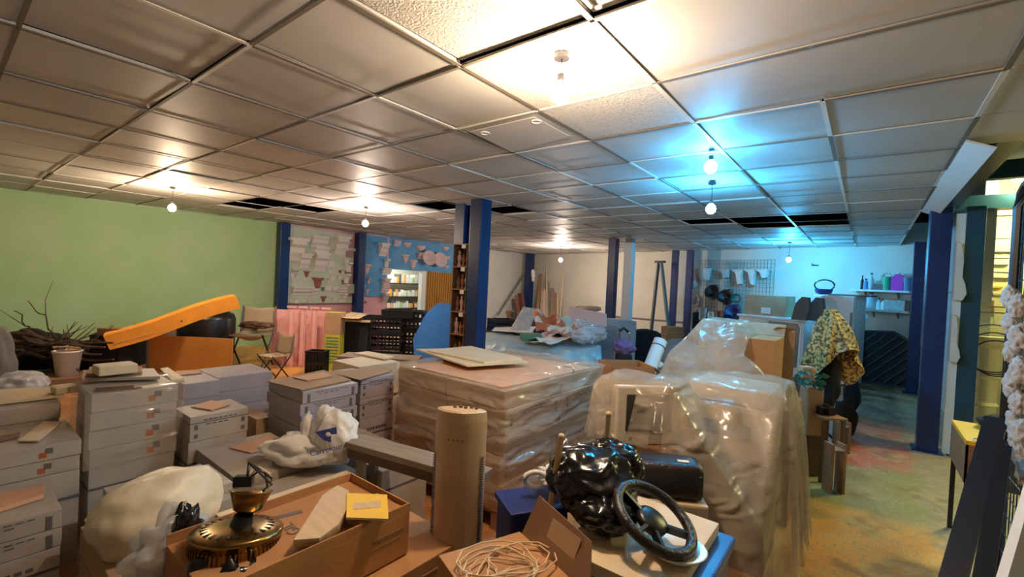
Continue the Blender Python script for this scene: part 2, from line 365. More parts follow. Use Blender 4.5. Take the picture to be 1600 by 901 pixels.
# hung ceiling: grid lines read off the photograph's own tiles
XL = [-10, -9.15, -8.35, -7.55, -6.74, -5.95, -5.16, -4.46, -3.77, -2.97, -2.23, -1.56, -0.87, -0.23, 0.42]
YL = [-4.2, -3.65, -3.0, -2.36, -1.72, -1.07, -0.43, 0.22, 0.87, 1.53, 2.17, 2.81] + [2.81 + 0.645 * k for k in range(1, 17)]
YL = [y for y in YL if y < 13.4] + [14.0]
def ci(L_, v):
    for k in range(len(L_) - 1):
        if L_[k] <= v < L_[k + 1]: return k
    return -1
holes = set(); half = set()
for px in [(428, 322), (455, 322), (700, 327), (780, 330), (1130, 350), (1180, 348), (1240, 346), (1180, 357), (1240, 354), (1262, 350), (395, 320)]:
    q = onz(px[0], px[1], CEIL); holes.add((ci(XL, q.x), ci(YL, q.y)))
rng = random.Random(3)
bt = B(); brt = B()
for i in range(len(XL) - 1):
    for j in range(len(YL) - 1):
        if (i, j) in holes: continue
        x0, x1, y0, y1 = XL[i], XL[i + 1], YL[j], YL[j + 1]
        if i == 12 and y1 <= 2.9: x1 = XL[14]
        if i == 13 and y1 <= 2.9: continue
        cx, cy = (x0 + x1) / 2, (y0 + y1) / 2
        rough = (i in (11, 12) and 0.2 < cy < 2.2 and not (i == 12 and cy > 0)) or (i == 11 and cy < 2.9)
        tgt = brt if rough else bt
        dz = rng.uniform(0, 0.012)
        if -3 < x0 < -0.5 and y1 < 1.6: dz += 0.01
        tgt.box((cx, cy, CEIL + 0.008 + dz), (x1 - x0 - 0.012, y1 - y0 - 0.012, 0.014), rx=rng.uniform(-1, 1) * 0.008, ry=rng.uniform(-1, 1) * 0.008)
struct(bt, 'ceiling', 'ceiling_tile'); struct(brt, 'ceiling_rough', 'ceiling_rough_tile')
b = B(); bd = B()  # b: white strips, bd: strips with shadow as a dark colour
for k, x in enumerate(XL):
    for j in range(len(YL) - 1):
        if k == 13 and YL[j + 1] <= 2.9: continue
        bb = b if rng.random() < 0.45 else bd
        if k == 9 and YL[j] < 2.8: bb = bd
        bb.lohi((x - 0.012, YL[j] + 0.01, CEIL - 0.004), (x + 0.012, YL[j + 1] - 0.01, CEIL))
for j, y in enumerate(YL):
    for k in range(len(XL) - 1):
        bb = b if rng.random() < 0.45 else bd
        if XL[k] == -0.87 and abs(y - 2.81) < 0.01: bb = b
        bb.lohi((XL[k] + 0.01, y - 0.009, CEIL - 0.004), (XL[k + 1] - 0.01, y + 0.009, CEIL))
struct(b, 'trim_1', 'grid_white'); struct(bd, 'trim_2', 'grid_shaded')
# ceiling continuing over the right-hand side near the camera, and the higher bay beyond it
b = B()
for j in range(len(YL) - 1):
    if YL[j + 1] < 4.3: b.lohi((0.43, YL[j] + .006, CEIL + 0.005), (1.07, YL[j + 1] - .006, CEIL + 0.02)); b.lohi((1.08, YL[j] + .006, CEIL + 0.005), (1.7, YL[j + 1] - .006, CEIL + 0.02))
struct(b, 'ceiling_right', 'ceiling_tile')
b = B(); b.lohi((1.7, -4.2, 2.6), (4.4, 4.3, 2.65)); struct(b, 'ceiling_far_right', 'white_paint')

# ------------------------------------------------------------------ bulbs
def bulb(px, drop, col, watts, label):
    p = onz(px[0], px[1], CEIL)
    t = thing('light_bulb', label, 'light bulb', (p.x, p.y, CEIL - drop - 0.035), 0, 'bare light bulbs under the ceiling')
    prof = [(0.001, -0.050), (0.022, -0.046), (0.038, -0.028), (0.044, -0.004), (0.038, 0.018), (0.022, 0.036), (0.014, 0.045)]
    key = 'glow_' + str(BULBS.index((px, drop, col, watts, label)))
    area = 4 * PI * 0.042 ** 2
    m = mat(key, (1, 1, 1), emit=col, estr=watts / (PI * area) / 1.6)
    M[key] = m
    g = B(); g.lathe(prof, seg=16); g.build('glass', key, t, smooth=True)
    g = B(); g.cyl((0, 0, 0.043), (0, 0, 0.075), 0.016, seg=12); g.build('socket', 'black_plastic', t)
    if drop > 0.1:
        g = B(); g.tube([(0, 0, 0.075), (0.004, 0.002, drop * 0.6), (0, 0, drop + 0.03)], 0.003, 6); g.build('flex', 'black_plastic', t)
    g = B(); g.cyl((0, 0, drop + 0.012), (0, 0, drop + 0.033), 0.035 if drop > 0.1 else 0.02, seg=14); g.build('ceiling_rose', 'black_plastic', t)
for a in BULBS: bulb(*a)
# daylight-yellow tubes in the side room and the storeroom (off to the side, real fittings)
def tube_light(loc, rz, col, watts, label, key):
    t = thing('tube_light', label, 'ceiling light', loc, rz)
    area = 1.2 * 0.05
    M[key] = mat(key, (1, 1, 1), emit=col, estr=watts / (PI * area) / 2)
    g = B(); g.box((0, 0, 0), (1.2, 0.05, 0.03)); g.build('tube', key, t)
    g = B(); g.box((0, 0, 0.035), (1.26, 0.09, 0.04)); g.build('housing', 'white_steel', t)
tube_light((1.7, 6.8, 2.85), 0.2, YEL, 100, 'tube light in the yellow side room behind the right posts', 'glow_yellow')
tube_light((-11.4, (yo1 + yo2) / 2 - 0.3, 2.5), PI / 2, (0.95, 1.0, 0.85), 70, 'tube light in the storeroom behind the left doorway', 'glow_store')
b = B()
for s in (-1, 1): b.box((1.7 + s * .5 * math.cos(.2), 6.8 + s * .5 * math.sin(.2), 3.03), (0.02, 0.02, 0.34))
struct(b, 'trim_3', 'teal_steel')

# access panel in the ceiling
c4 = [onz(*p, CEIL - 0.006) for p in [(735, 205), (835, 182), (890, 212), (800, 237)]]
t = thing('ceiling_hatch', 'flat access panel with two round caps in the ceiling left of the brightest bulb', 'hatch', c4[0])
g = B(); g.slab([p - c4[0] for p in c4], -0.004 if (c4[1] - c4[0]).cross(c4[2] - c4[0]).z > 0 else 0.004); g.build('panel', 'ceiling_tile', t)
for px in [(758, 208), (838, 190)]:
    p = onz(*px, CEIL - 0.012) - c4[0]; g = B(); g.tube([p + V(.03 * math.cos(a * PI / 8), .03 * math.sin(a * PI / 8), 0) for a in range(16)], 0.004, 6, True); g.build('round_cap', 'grid_white', t)

# ------------------------------------------------------------------ posts
def post(name, label, x, y, w_, m, d_=None, top=CEIL - 0.006, base=True, flange=False):
    t = thing(name, label, 'post', (x, y, 0), 0); d_ = d_ or w_
    g = B()
    if flange:   # H section
        g.lohi((-w_ / 2, -d_ / 2, 0.01), (w_ / 2, -d_ / 2 + .02, top)); g.lohi((-w_ / 2, d_ / 2 - .02, 0.01), (w_ / 2, d_ / 2, top)); g.lohi((-.01, -d_ / 2 + .02, 0.01), (.01, d_ / 2 - .02, top))
    else: g.lohi((-w_ / 2, -d_ / 2, 0.01), (w_ / 2, d_ / 2, top), bev=0.008)
    g.build('shaft', m, t)
    g = B(); g.lohi((-w_ / 2 - .04, -d_ / 2 - .04, 0), (w_ / 2 + .04, d_ / 2 + .04, .012)); g.build('base_plate', m, t)
    return t
CEILT = CEIL - 0.006
post('steel_post', 'dark blue steel post where the green wall meets the board of corbels', -9.85, 4.63, .2, 'blue_steel')
post('steel_post', 'dark blue post behind the ragged edge of the corbel board', -9.85, onx(561, 400, -9.88).y, .2, 'blue_steel')
post('steel_post', 'left post of the central pair, dark blue, with the narrow shelf tower beside it', -4.33, 4.42, .17, 'blue_steel', flange=True)
post('steel_post', 'right post of the central pair, dark blue and unbroken', -3.86, 4.24, .19, 'blue_steel')
post('steel_post', 'thick blue post in the far white corner with white rags tied on it', -9.55, 13.2, .24, 'blue_steel')
post('steel_post', 'slim dark blue post right beside the white post', -4.27, 8.9, .17, 'blue_steel')
q = post('white_post', 'white square post beside the slim blue post in mid room', -3.95, 9.0, .18, 'white_steel', top=CEIL - .09)
g = B(); g.lohi((-.075, -.075, CEIL - .09), (.075, .075, CEILT)); g.build('collar', 'wood_grey', q)
p7 = onback(1052, 470, .35); p8 = onback(1075, 470, .35)
post('steel_post', 'left one of two thin blue posts near the back wall', p7.x, p7.y, .15, 'blue_steel')
post('steel_post', 'right one of two thin blue posts near the back wall', p8.x, p8.y, .15, 'blue_steel')
post('steel_post', 'near dark blue post standing at the edge of the painted floor', .575, 6.62, .175, 'blue_steel')
post('steel_post', 'dark teal post just left of the yellow lit opening', .84, 6.66, .15, 'teal_steel')
post('steel_post', 'far dark blue post beside the shelves of bottles', .67, 10.4, .15, 'blue_steel')
# header beams and bay on the right
def beam(label, p, q, w_, h_, m='teal_steel', name='steel_beam', cat='beam'):
    g = B(); p = Vector(p); q = Vector(q); c = (p + q) / 2; g.bar(p - c, q - c, w_, h_); o = g.build(name, m, None, c); return tag(o, label, cat)
beam('dark blue lintel beam over the yellow lit opening', (.70, 6.86, 2.66), (3.2, 6.86, 2.66), .2, .14)
beam('dark edge beam running above the white strip on the right', (.66, 3.3, 2.68), (.66, 6.74, 2.68), .12, .14, 'black_steel')
beam('teal cross beam above the lintel at the right edge', (.74, 5.9, 2.80), (3.2, 5.9, 2.80), .1, .16)
beam('pale timber running up to the right above the dark edge beam', (.80, 4.0, 2.84), (.80, 5.8, 2.84), .1, .06, 'wood_pale', 'timber_rail')
g = B(); g.lohi((-.075, -1.45, 0), (.075, 1.45, .012)); ws = g.build('white_strip', 'white_panel', None, (.495, 5.35, CEIL - .045)); ws.rotation_euler.y = .45; tag(ws, 'plain white strip panel along the right edge of the ceiling', 'panel')
# sample board with two corbels between the right posts
t = thing('sample_board', 'tall pale board between the two near right posts, holding two casts', 'board', (.715, 6.60, 0))
g = B(); g.lohi((-.022, -.02, 0.0), (.052, .0, 2.52)); g.build('board', 'white_panel', t)
def cast_long(b, s=1.0):
    pr = [(0, 0), (.05, 0), (.07, .05), (.06, .12), (.04, .18), (.045, .3), (.03, .42), (.0, .45)]
    b.prism([(x * s, z * s) for x, z in pr], -.03, .03, Matrix.Rotation(0, 4, 'Z'))
g = B(); cast_long(g, 1.35); tag(g.build('plaster_cast', 'plaster', None, (.700, 6.53, 1.62)), 'upper long plaster scroll cast on the pale board between the right posts', 'plaster cast')
g = B(); cast_long(g, 1.1); tag(g.build('plaster_cast', 'plaster', None, (.700, 6.53, .98)), 'lower long plaster scroll cast on the pale board between the right posts', 'plaster cast')

# ------------------------------------------------------------------ left wall boards and casts
def proto_hide(o): return o
def lw(px, py, off=0.0): return onx(px, py, -10 + off)
pa, pb, pc = lw(447, 352), lw(562, 362), lw(447, 473)
bx = .12; p0 = onx(446, 352, -10 + bx); p1 = onx(560, 362, -10 + bx); zb = onx(446, 474, -10 + bx).z
g = B()
yy0, yy1 = p0.y + .01, p1.y
prof = [(yy0, zb), (yy1 - .35, zb)]
rr = random.Random(5); z = zb; k = 0
while z < 2.50:
    dy = [0, -.22, .05, -.3, -.05, -.38, -.1][k % 7]; h_ = [.16, .07, .22, .1][k % 4]
    prof += [(yy1 + dy - .1, z), (yy1 + dy - .1, min(z + h_, 2.56))]; z += h_; k += 1
prof += [(yy0, 2.56)]
a = [(x, z) for x, z in prof]
g.prism(a, 0, .05, Matrix.Rotation(PI / 2, 4, 'Z'))
tag(g.build('display_board', 'pale_green_board', None, (-10 + bx, 0, 0)), 'pale green display board full of plaster corbels, with a ragged stepped right edge', 'board')
FX = -10 + bx + 0.0   # board face

def corbel_mesh(kind, m):
    """all hang on a vertical face: x is outward, z up, origin at the back bottom centre"""
    g = B()
    if kind == 'corbel':      # stepped capital widening upward
        g.prism([(0, 0), (.03, 0), (.05, .06), (.09, .12), (.10, .20), (.16, .24), (.16, .30), (0, .30)], -.11, .11)
        g.lohi((0, -.14, .30), (.18, .14, .34))
    elif kind == 'cone':      # tapering wall vase
        g.lathe([(.01, -.02), (.03, .0), (.02, .02), (.07, .06), (.10, .14), (.12, .24), (.125, .28), (.18, .30), (.19, .36), (.14, .36)], (0.0, 0, 0), 18, sx=.8)
    elif kind == 'cornice':   # length of moulding
        g.prism([(0, 0), (.02, 0), (.03, .05), (.09, .10), (.10, .16), (.14, .20), (.14, .24), (0, .24)], -.17, .17)
    elif kind == 'tile':
        g.box((.02, 0, .09), (.04, .24, .18), bev=.008); g.box((.045, 0, .09), (.02, .16, .10), bev=.006)
    elif kind == 'bowl':      # shell-like uplighter
        g.lathe([(.01, 0), (.07, .02), (.13, .07), (.17, .14), (.18, .16), (.16, .16)], (0, 0, 0), 18, sx=.7)
    elif kind == 'bracket':   # L-shaped bracket
        g.prism([(0, 0), (.04, 0), (.05, .10), (.08, .15), (.14, .17), (.14, .21), (0, .21)], -.05, .05)
    me = g.build('x', m); d = me.data; bpy.data.objects.remove(me); return d
CM = {}
def cast(kind, m, px, py, X, label, group, s=1.0, sz=None, name=None):
    key = (kind, m)
    if key not in CM: CM[key] = corbel_mesh(kind, m)
    p = onx(px, py, X)
    nm = name or {'corbel': 'plaster_corbel', 'cone': 'hanging_vase', 'cornice': 'cornice_sample', 'tile': 'relief_tile', 'bowl': 'shallow_bowl', 'bracket': 'plaster_bracket'}[kind]
    o = bpy.data.objects.new(nm, CM[key]); C.objects.link(o); s *= .66; o.location = (X, p.y, p.z - .12 * s); o.scale = (s, s, sz or s)
    return tag(o, label, {'corbel': 'corbel', 'cone': 'vase', 'cornice': 'moulding', 'tile': 'relief tile', 'bowl': 'bowl', 'bracket': 'bracket'}[kind], group)
G1 = 'plaster casts on the pale green board'
rows = [
 ('corbel', 460, 395, 2.2, 'big slanted white corbel cut off by the post, top left of the green board'),
 ('cornice', 497, 378, 1.7, 'widest white cornice at the top of the green board'),
 ('cornice', 500, 394, 1.5, 'white cornice under the widest one on the green board'),
 ('corbel', 530, 388, 1.9, 'tall pale tapering corbel at the top right of the green board'),
 ('corbel', 474, 411, 1.5, 'square white corbel with a deep shadow, second row left on the green board'),
 ('corbel', 498, 414, 1.9, 'large double stepped white corbel in the middle of the green board'),
 ('tile', 516, 411, 1.2, 'narrow white relief tile right of the large double corbel'),
 ('cone', 541, 411, .8, 'small pale wall vase near the right edge, below the tall tapering corbel'),
 ('bracket', 549, 384, 1.5, 'uppermost bracket on the ragged right edge of the green board'),
 ('bracket', 552, 416, 1.7, 'bracket on the ragged edge level with the large double corbel'),
 ('bracket', 549, 434, 1.6, 'bracket on the ragged edge level with the terracotta vase'),
 ('bracket', 548, 449, 1.4, 'bracket on the ragged edge level with the little green vase'),
 ('bracket', 546, 463, 1.3, 'lowest bracket but one on the ragged right edge'),
 ('tile', 455, 429, .8, 'small white tile left of the pale blue vase'),
 ('tile', 519, 434, .9, 'small relief tile just right of the terracotta vase'),
 ('tile', 531, 432, .8, 'small relief tile two places right of the terracotta vase'),
 ('bracket', 512, 438, .8, 'tiny bracket touching the right side of the terracotta vase'),
 ('cornice', 464, 454, 1.1, 'white cornice low left, the one with the darkest end'),
 ('cornice', 480, 454, 1.1, 'white cornice low on the board, second from the blue post'),
 ('corbel', 490, 459, .9, 'little white corbel left of the green vase'),
 ('tile', 512, 450, 1.0, 'pale tile right of the little green vase'),
 ('tile', 524, 450, 1.0, 'pale tile below and right of the terracotta vase, third from the green vase'),
 ('cornice', 534, 455, .9, 'short pale cornice low right on the green board'),
 ('tile', 453, 469, .6, 'first tile of the bottom row, next to the blue post'),
 ('tile', 463, 470, .6, 'second tile of the bottom row from the blue post'),
 ('tile', 474, 470, .6, 'third tile of the bottom row from the blue post'),
 ('bracket', 484, 470, .7, 'small bracket of the bottom row left of the brown cone'),
 ('cone', 520, 469, .45, 'smallest white cone of the bottom row right of the brown cone'),
 ('tile', 532, 470, .6, 'tile of the bottom row at the right'),
 ('bracket', 536, 468, .8, 'last bracket of the bottom row at the ragged edge'),
 ('tile', 463, 378, .7, 'faint square tile on the bare part at the top left of the green board'),
 ('tile', 516, 424, .7, 'small pale tile above the row of the terracotta vase'),
 ('bracket', 535, 424, .9, 'pale bracket above the small relief tiles at the right'),
]
for kind, px, py, s, lab in rows: cast(kind, 'plaster', px - (9 if px > 543 else 0), py, FX, lab, G1, s)
cast('cone', 'terracotta', 496, 446, FX, 'large reddish brown terracotta wall vase in the middle of the green board', None, 1.15)
cast('cone', 'terracotta', 479, 430, FX, 'small brown wall vase left of the large terracotta one', None, .6)
cast('cone', 'plaster_grey', 461, 429, FX, 'pale blue grey half-round wall vase left of the small brown one', None, .7)
cast('cone', 'verdigris', 504, 453, FX, 'little green wall vase under the terracotta one', None, .42)
cast('cone', 'terracotta', 505, 469, FX, 'small brown cone vase in the bottom row', None, .6)
# blue board between the second post and the doorway, and the lintel over it
X2 = -9.93
ya, yb = onx(564, 430, X2).y, onx(604, 430, X2).y
g = B(); g.lohi((0, ya, onx(575, 463, X2).z), (.03, yb, 2.585)); tag(g.build('display_board', 'blue_board', None, (-9.97, 0, 0)), 'narrow blue display board left of the doorway', 'board')
G2 = 'plaster casts around the doorway'
for kind, m, px, py, s, lab in [
 ('cone', 'plaster_pink', 572, 424, 1.15, 'pale face-shaped wall vase on the narrow blue board'),
 ('bracket', 'plaster_pink', 575, 438, 1.0, 'small bracket under the face-shaped vase'),
 ('cone', 'plaster_pink', 573, 457, .6, 'small vase low on the narrow blue board'),
 ('corbel', 'plaster', 597, 393, 1.5, 'top corbel of the column left of the doorway'),
 ('bracket', 'plaster', 603, 410, 1.5, 'second cast of the column left of the doorway'),
 ('cornice', 'plaster', 603, 424, 1.1, 'third cast of the column left of the doorway'),
 ('corbel', 'plaster_pink', 601, 445, 1.2, 'fourth cast of the column left of the doorway, a pinkish corbel'),
 ('cornice', 'plaster_pink', 601, 452, 1.0, 'fifth cast of the column left of the doorway'),
 ('corbel', 'plaster_grey', 601, 467, 1.0, 'lowest cast of the column left of the doorway, a grey corbel'),
 ('cornice', 'plaster_pink', 620, 380, .9, 'first moulding along the top of the lintel'),
 ('bowl', 'plaster_pink', 636, 381, 1.2, 'second cast along the top of the lintel, a shallow bowl'),
 ('bowl', 'plaster_pink', 657, 386, 1.5, 'widest shallow bowl at the top of the lintel'),
 ('cone', 'plaster_pink', 633, 407, 1.0, 'brownish cone vase on the lintel'),
 ('cornice', 'plaster_pink', 658, 400, 1.2, 'flat shelf-like moulding above the two round bowls'),
 ('cone', 'plaster_pink', 645, 416, 1.1, 'wide cone vase at the lower edge of the lintel'),
 ('bowl', 'plaster_pink', 696, 387, 1.2, 'upper cast at the right end of the lintel'),
 ('bowl', 'plaster_pink', 698, 402, 1.1, 'middle cast at the right end of the lintel, a shallow bowl'),
 ('bowl', 'plaster_pink', 697, 416, .9, 'lowest bowl at the right end of the lintel')]:
    cast(kind, m, px, py, -9.94 if px < 606 else -9.995, lab, G2, s)
for px, py, lab in [(667, 404, 'left one of two pinkish round shells tilted on the lintel'), (684, 407, 'right one of two pinkish round shells tilted on the lintel')]:
    p = onx(px, py, -9.97); g = B(); g.lathe([(.02, 0), (.12, .03), (.19, .09), (.22, .16), (.20, .16), (.1, .06)], seg=20)
    o = g.build('shell_bowl', 'plaster_pink', None, p, smooth=True); o.rotation_euler = (0.2, PI / 2 - .2, 0); tag(o, lab, 'shell bowl', 'round shell bowls on the lintel')
# small dotted tile under board
g = B(); g.lathe([(.01, 0), (.03, 0), (.03, .02), (.01, .02)], seg=12); o = g.build('door_knob_sample', 'terracotta', None, lw(571, 472, .0)); o.rotation_euler.y = PI / 2; tag(o, 'small brown knob on the pink wall under the narrow blue board', 'knob')
# fluted pink pilaster strips standing in front of the pink wall
base = at(450, 578, 7.6)
for k in range(4):
    l = at(452 + k * 18.0, 582, 7.55); g = B(); h_ = .98
    g.lohi((-.045, -.012, 0), (.045, .012, h_)); g.box((0, -.018, h_ / 2), (.05, .02, h_ - .06), bev=.006); g.box((0, -.005, h_ + .015), (.13, .06, .03))
    o = g.build('pilaster_strip', 'pink_paint', None, (l.x, l.y, 0), YAW + .1); tag(o, ['leftmost pink pilaster strip, beside the blue post', 'second pink pilaster strip from the blue post', 'third pink pilaster strip from the blue post', 'rightmost pink pilaster strip, beside the yellow green box'][k], 'pilaster strip', 'pink pilaster strips')
g = B(); g.lohi((-.6, 0, 0), (.6, .03, .93)); l = at(480, 560, 7.75); tag(g.build('pink_panel', 'pink_paint', None, (l.x, l.y, 0), YAW + .1), 'flat pink panel behind the row of pilaster strips', 'panel')

# doorway: shelves in storeroom, door leaf, curtain
D0 = onx(612, 440, -10.08); D1 = onx(658, 440, -10.08); D2 = onx(664, 440, -10.05)
g = B(); g.lohi((-10.14, D1.y - .04, 0), (-10.0, D2.y, zo), bev=0); struct(g, 'door_1', 'white_panel')
g = B(); n = 26
ycur0, ycur1 = D2.y + .005, yo2 - .02
for k in range(n):
    y = ycur0 + (ycur1 - ycur0) * k / n; g.lohi((-10.12 + .02 * (k % 2), y, .02), (-10.08 + .02 * (k % 2), y + (ycur1 - ycur0) / n, zo - .01))
tag(g.build('folding_screen', 'curtain', None), 'orange brown ribbed folding screen closing the right half of the doorway', 'folding screen')
t = thing('storeroom_rack', 'black metal rack with pale shelves seen through the doorway', 'rack', (-12.2, 9.6, 0))
yA, yB = onx(608, 450, -12).y, onx(665, 450, -12).y; c_ = (yA + yB) / 2; hw = (yB - yA) / 2 + .5
t.location = (-12.2, c_, 0)
zs = [onx(636, 440, -12).z - .05, onx(636, 463, -12).z, onx(636, 481, -12).z, onx(636, 492, -12).z - .12]
for z in zs: g = B(); g.lohi((-.2, -hw, z - .03), (.2, hw, z)); g.build('shelf', 'black_steel', t)
for sy in (-1, 1): g = B(); g.lohi((-.2, sy * hw - .03, 0), (-.14, sy * hw + .03, 2.4)); g.build('upright', 'black_steel', t)
cnt = {}; ORDN = ['first', 'second', 'third', 'fourth', 'fifth', 'sixth', 'seventh', 'eighth', 'ninth', 'tenth', 'eleventh', 'twelfth']
rr = random.Random(9); cols = ['paper', 'white_panel', 'cream_board', 'green_paint', 'orange_foam', 'paper', 'white_panel', 'salmon_board', 'paper', 'grey_ink', 'white_panel', 'cream_board']
cw = {'paper': 'white', 'white_panel': 'pale grey', 'cream_board': 'cream', 'green_paint': 'green', 'orange_foam': 'orange', 'salmon_board': 'salmon', 'grey_ink': 'dark grey'}
for zi, z in enumerate(zs[:3]):
    y = c_ - hw + .1; k = 0
    while y < c_ + hw - .1:
        wd = rr.uniform(.05, .12); hh = rr.uniform(.18, .30) * (1 if zi == 0 else .75); m = cols[(k * 5 + zi * 3) % 12]
        g = B(); g.lohi((-.13, -wd / 2, 0), (.15, wd / 2, hh), bev=.004)
        cnt[m, zi] = cnt.get((m, zi), 0) + 1; tag(g.build('binder', m, None, (-12.2, y + wd / 2, z)), ORDN[min(cnt[m, zi], 12) - 1] + ' ' + cw[m] + ' binder from the left on the ' + ['top', 'middle', 'low'][zi] + ' shelf of the storeroom rack', 'binder', 'binders in the storeroom, ' + ['top', 'middle', 'low'][zi] + ' shelf, ' + cw[m]); y += wd + .012; k += 1

# ------------------------------------------------------------------ shelf tower between the central posts
tw = thing('shelf_tower', 'narrow brown shelf tower of figurines fixed between the central posts', 'shelf', (-4.12, 4.25, 0), 0)
wd, dp = .24, .16; top = onz(730, 382, 0); ztop = at(730, 382, 5.9).z
g = B()
for s in (-1, 1): g.lohi((s * wd / 2 - .008, -dp / 2, .02), (s * wd / 2 + .008, dp / 2, ztop))
g.lohi((-wd / 2, dp / 2 - .01, .02), (wd / 2, dp / 2, ztop)); g.lohi((-wd / 2, -dp / 2, 0), (wd / 2, dp / 2, .02)); g.build('carcass', 'wood_dark', tw)
nsh = 7; hs = (ztop - .02) / nsh; dsc = ['topmost', 'second', 'third', 'fourth', 'fifth', 'sixth', 'lowest']
for k in range(nsh):
    z = ztop - hs * k
    g = B(); g.lohi((-wd / 2 - .02, -dp / 2 - .01, z - .012), (wd / 2 + .02, dp / 2 - .012, z)); g.build('shelf', 'wood_mid', tw)
    if k < 4:
        g = B(); g.box((wd / 2 - .05, -dp / 2 - .013, z - .035), (.07, .004, .05)); g.build('price_card', 'paper', tw)
for k in range(5):
    z = ztop - hs * (k + 1)
    for j in range(3):
        g = B(); r_ = .03 if j != 1 else .024; h_ = [hs * .72, hs * .55, hs * .66][(j + k) % 3]
        g.lathe([(r_, 0), (r_ * .9, .02), (r_ * .55, h_ * .25), (r_, h_ * .55), (r_ * .7, h_ * .72), (r_ * .35, h_ * .78), (r_ * .6, h_ * .88), (r_ * .2, h_)], seg=12)
        tag(g.build('figurine', ['plaster_pink', 'wood_mid', 'terracotta'][(j + k) % 3] if k != 1 or j != 2 else 'plaster', None, (-4.12 - .075 + .075 * j, 4.235, z)), ['left', 'middle', 'right'][j] + ' statuette on the ' + dsc[k] + ' shelf of the narrow tower', 'figurine', 'statuettes in the shelf tower')

# ------------------------------------------------------------------ cartons on the left
def carton(name, x0, x1, y0, y1, z0, z1, m, label, group=None, marks=None, lines=0, cat='carton', lab2='red_ink', seed=0):
    """carton with its origin at the base centre; marks are drawn on the face towards +X"""
    cx, cy = (x0 + x1) / 2, (y0 + y1) / 2; r = random.Random(seed + int(cx * 31 + cy * 17 + z0 * 91)); j = r.uniform(-.006, .006)
    t = thing(name, label, cat, (cx + j, cy + j, z0), r.uniform(-.012, .012), group)
    hx, hy, h_ = (x1 - x0) / 2 - .003, (y1 - y0) / 2 - .004, z1 - z0 - .002
    g = B(); g.lohi((-hx, -hy, 0), (hx, hy, h_), bev=.004); g.build('body', m, t)
    g = B(); g.lohi((-hx - .0015, -hy - .002, h_ * .70), (hx + .002, hy + .002, h_ * .735)); g.build('lid_seam', 'card_pale' if 'card' in m else 'grey_ink', t) if h_ > .15 else g.bm.free()
    if marks == 'logo':
        q = hy * .36; s = min(.035, h_ * .35)
        g = B(); g.box((hx + .001, q, h_ * .38), (.002, s, s)); g.build('red_square', 'red_ink', t)
        g = B(); g.box((hx + .001, q + s * .8, h_ * .62), (.002, s, s)); g.build('dark_square', 'grey_ink', t)
        text('lettering', 'CERAMICA', s * .7, 'grey_ink', t, Matrix.Translation((hx + .002, -q * .6, h_ * .5)) @ Euler((PI / 2, 0, PI / 2)).to_matrix().to_4x4()) if False else None
    if marks == 'print':
        g = B()
        for k in range(7): g.box((hx + .001, -hy * .5 + k * hy * .17, h_ * .8), (.002, hy * .12, h_ * .05))
        for k in range(4): g.box((hx + .001, -hy * .4 + k * hy * .2, h_ * .62), (.002, hy * .14, h_ * .05))
        for sy in (-.8, .8): g.box((hx + .001, sy * hy, h_ * .55), (.002, .02, .03)); g.box((hx + .001, sy * hy, h_ * .2), (.002, .02, .025))
        g.build('printing', 'grey_ink', t)
    return t
ORD = ['topmost', 'second from the top', 'third from the top', 'fourth from the top', 'fifth from the top', 'sixth from the top', 'lowest']
def stack_px(near, far, zt, dx, hs_, m, what, marks=None, topm=None):
    n_ = onz(near[0], near[1], zt); f_ = onz(far[0], far[1], zt); z = zt; out = []
    for k, h_ in enumerate(hs_):
        out.append(carton('tile_carton', n_.x - dx, n_.x, n_.y, f_.y, z - h_, z, m, ORD[min(k, 5)] + ' ' + what if k < len(hs_) - 1 else 'lowest ' + what, 'cartons: ' + what, marks)); z -= h_
    return n_, f_
def levels(zt, h_, n_, rest=True):
    L_ = [h_] * n_
    if rest and zt - h_ * n_ > .03: L_.append(zt - h_ * n_)
    else: L_[-1] += zt - h_ * n_
    return L_
# A: tall strapped stack with red and dark squares
nA, fA = stack_px((142, 617), (284, 602), .85, .38, levels(.85, .105, 4), 'white_carton', 'carton with red and dark squares in the tall strapped stack', 'logo')
g = B(); g.lohi((-.2, -.232, .0), (.2, .232, .43)); 
for f in list(g.bm.faces):
    if f.normal.z < -.5: g.bm.faces.remove(f)
o = g.build('stretch_wrap', 'stretch_film', None, (nA.x - .19, (nA.y + fA.y) / 2, .428)); tag(o, 'clear film wrapped round the strapped stack with red squares', 'plastic wrap')
# things on A
def slabobj(name, label, cat, px4, z, th, m, parent=None, group=None):
    ps = [onz(*p, z) for p in px4]; c = sum(ps, Vector()) / 4; nn = (ps[1] - ps[0]).cross(ps[2] - ps[0]).z
    if nn < 0: ps.reverse()
    g = B(); g.slab([p - c for p in ps], th); o = g.build(name, m, parent, c); return tag(o, label, cat, group) if label else o
slabobj('board_offcut', 'wide pale board lying on the strapped stack', 'board', [(128, 596), (250, 592), (240, 579), (130, 582)], .866, .018, 'white_carton')
slabobj('board_offcut', 'second pale board under the cream sponge block', 'board', [(135, 588), (222, 584), (222, 576), (140, 577)], .886, .018, 'card_pale')
p = onz(180, 582, .906); g = B(); g.lohi((-.075, -.095, 0), (.075, .095, .055), bev=.008); tag(g.build('foam_block', 'cream_board', None, (p.x, p.y, .906), .05), 'cream block on top of the strapped stack', 'block')
slabobj('card_strip', 'thin dark edged card on the strapped stack front edge', 'card', [(150, 612), (222, 606), (218, 602), (150, 607)], .856, .005, 'wood_dark')
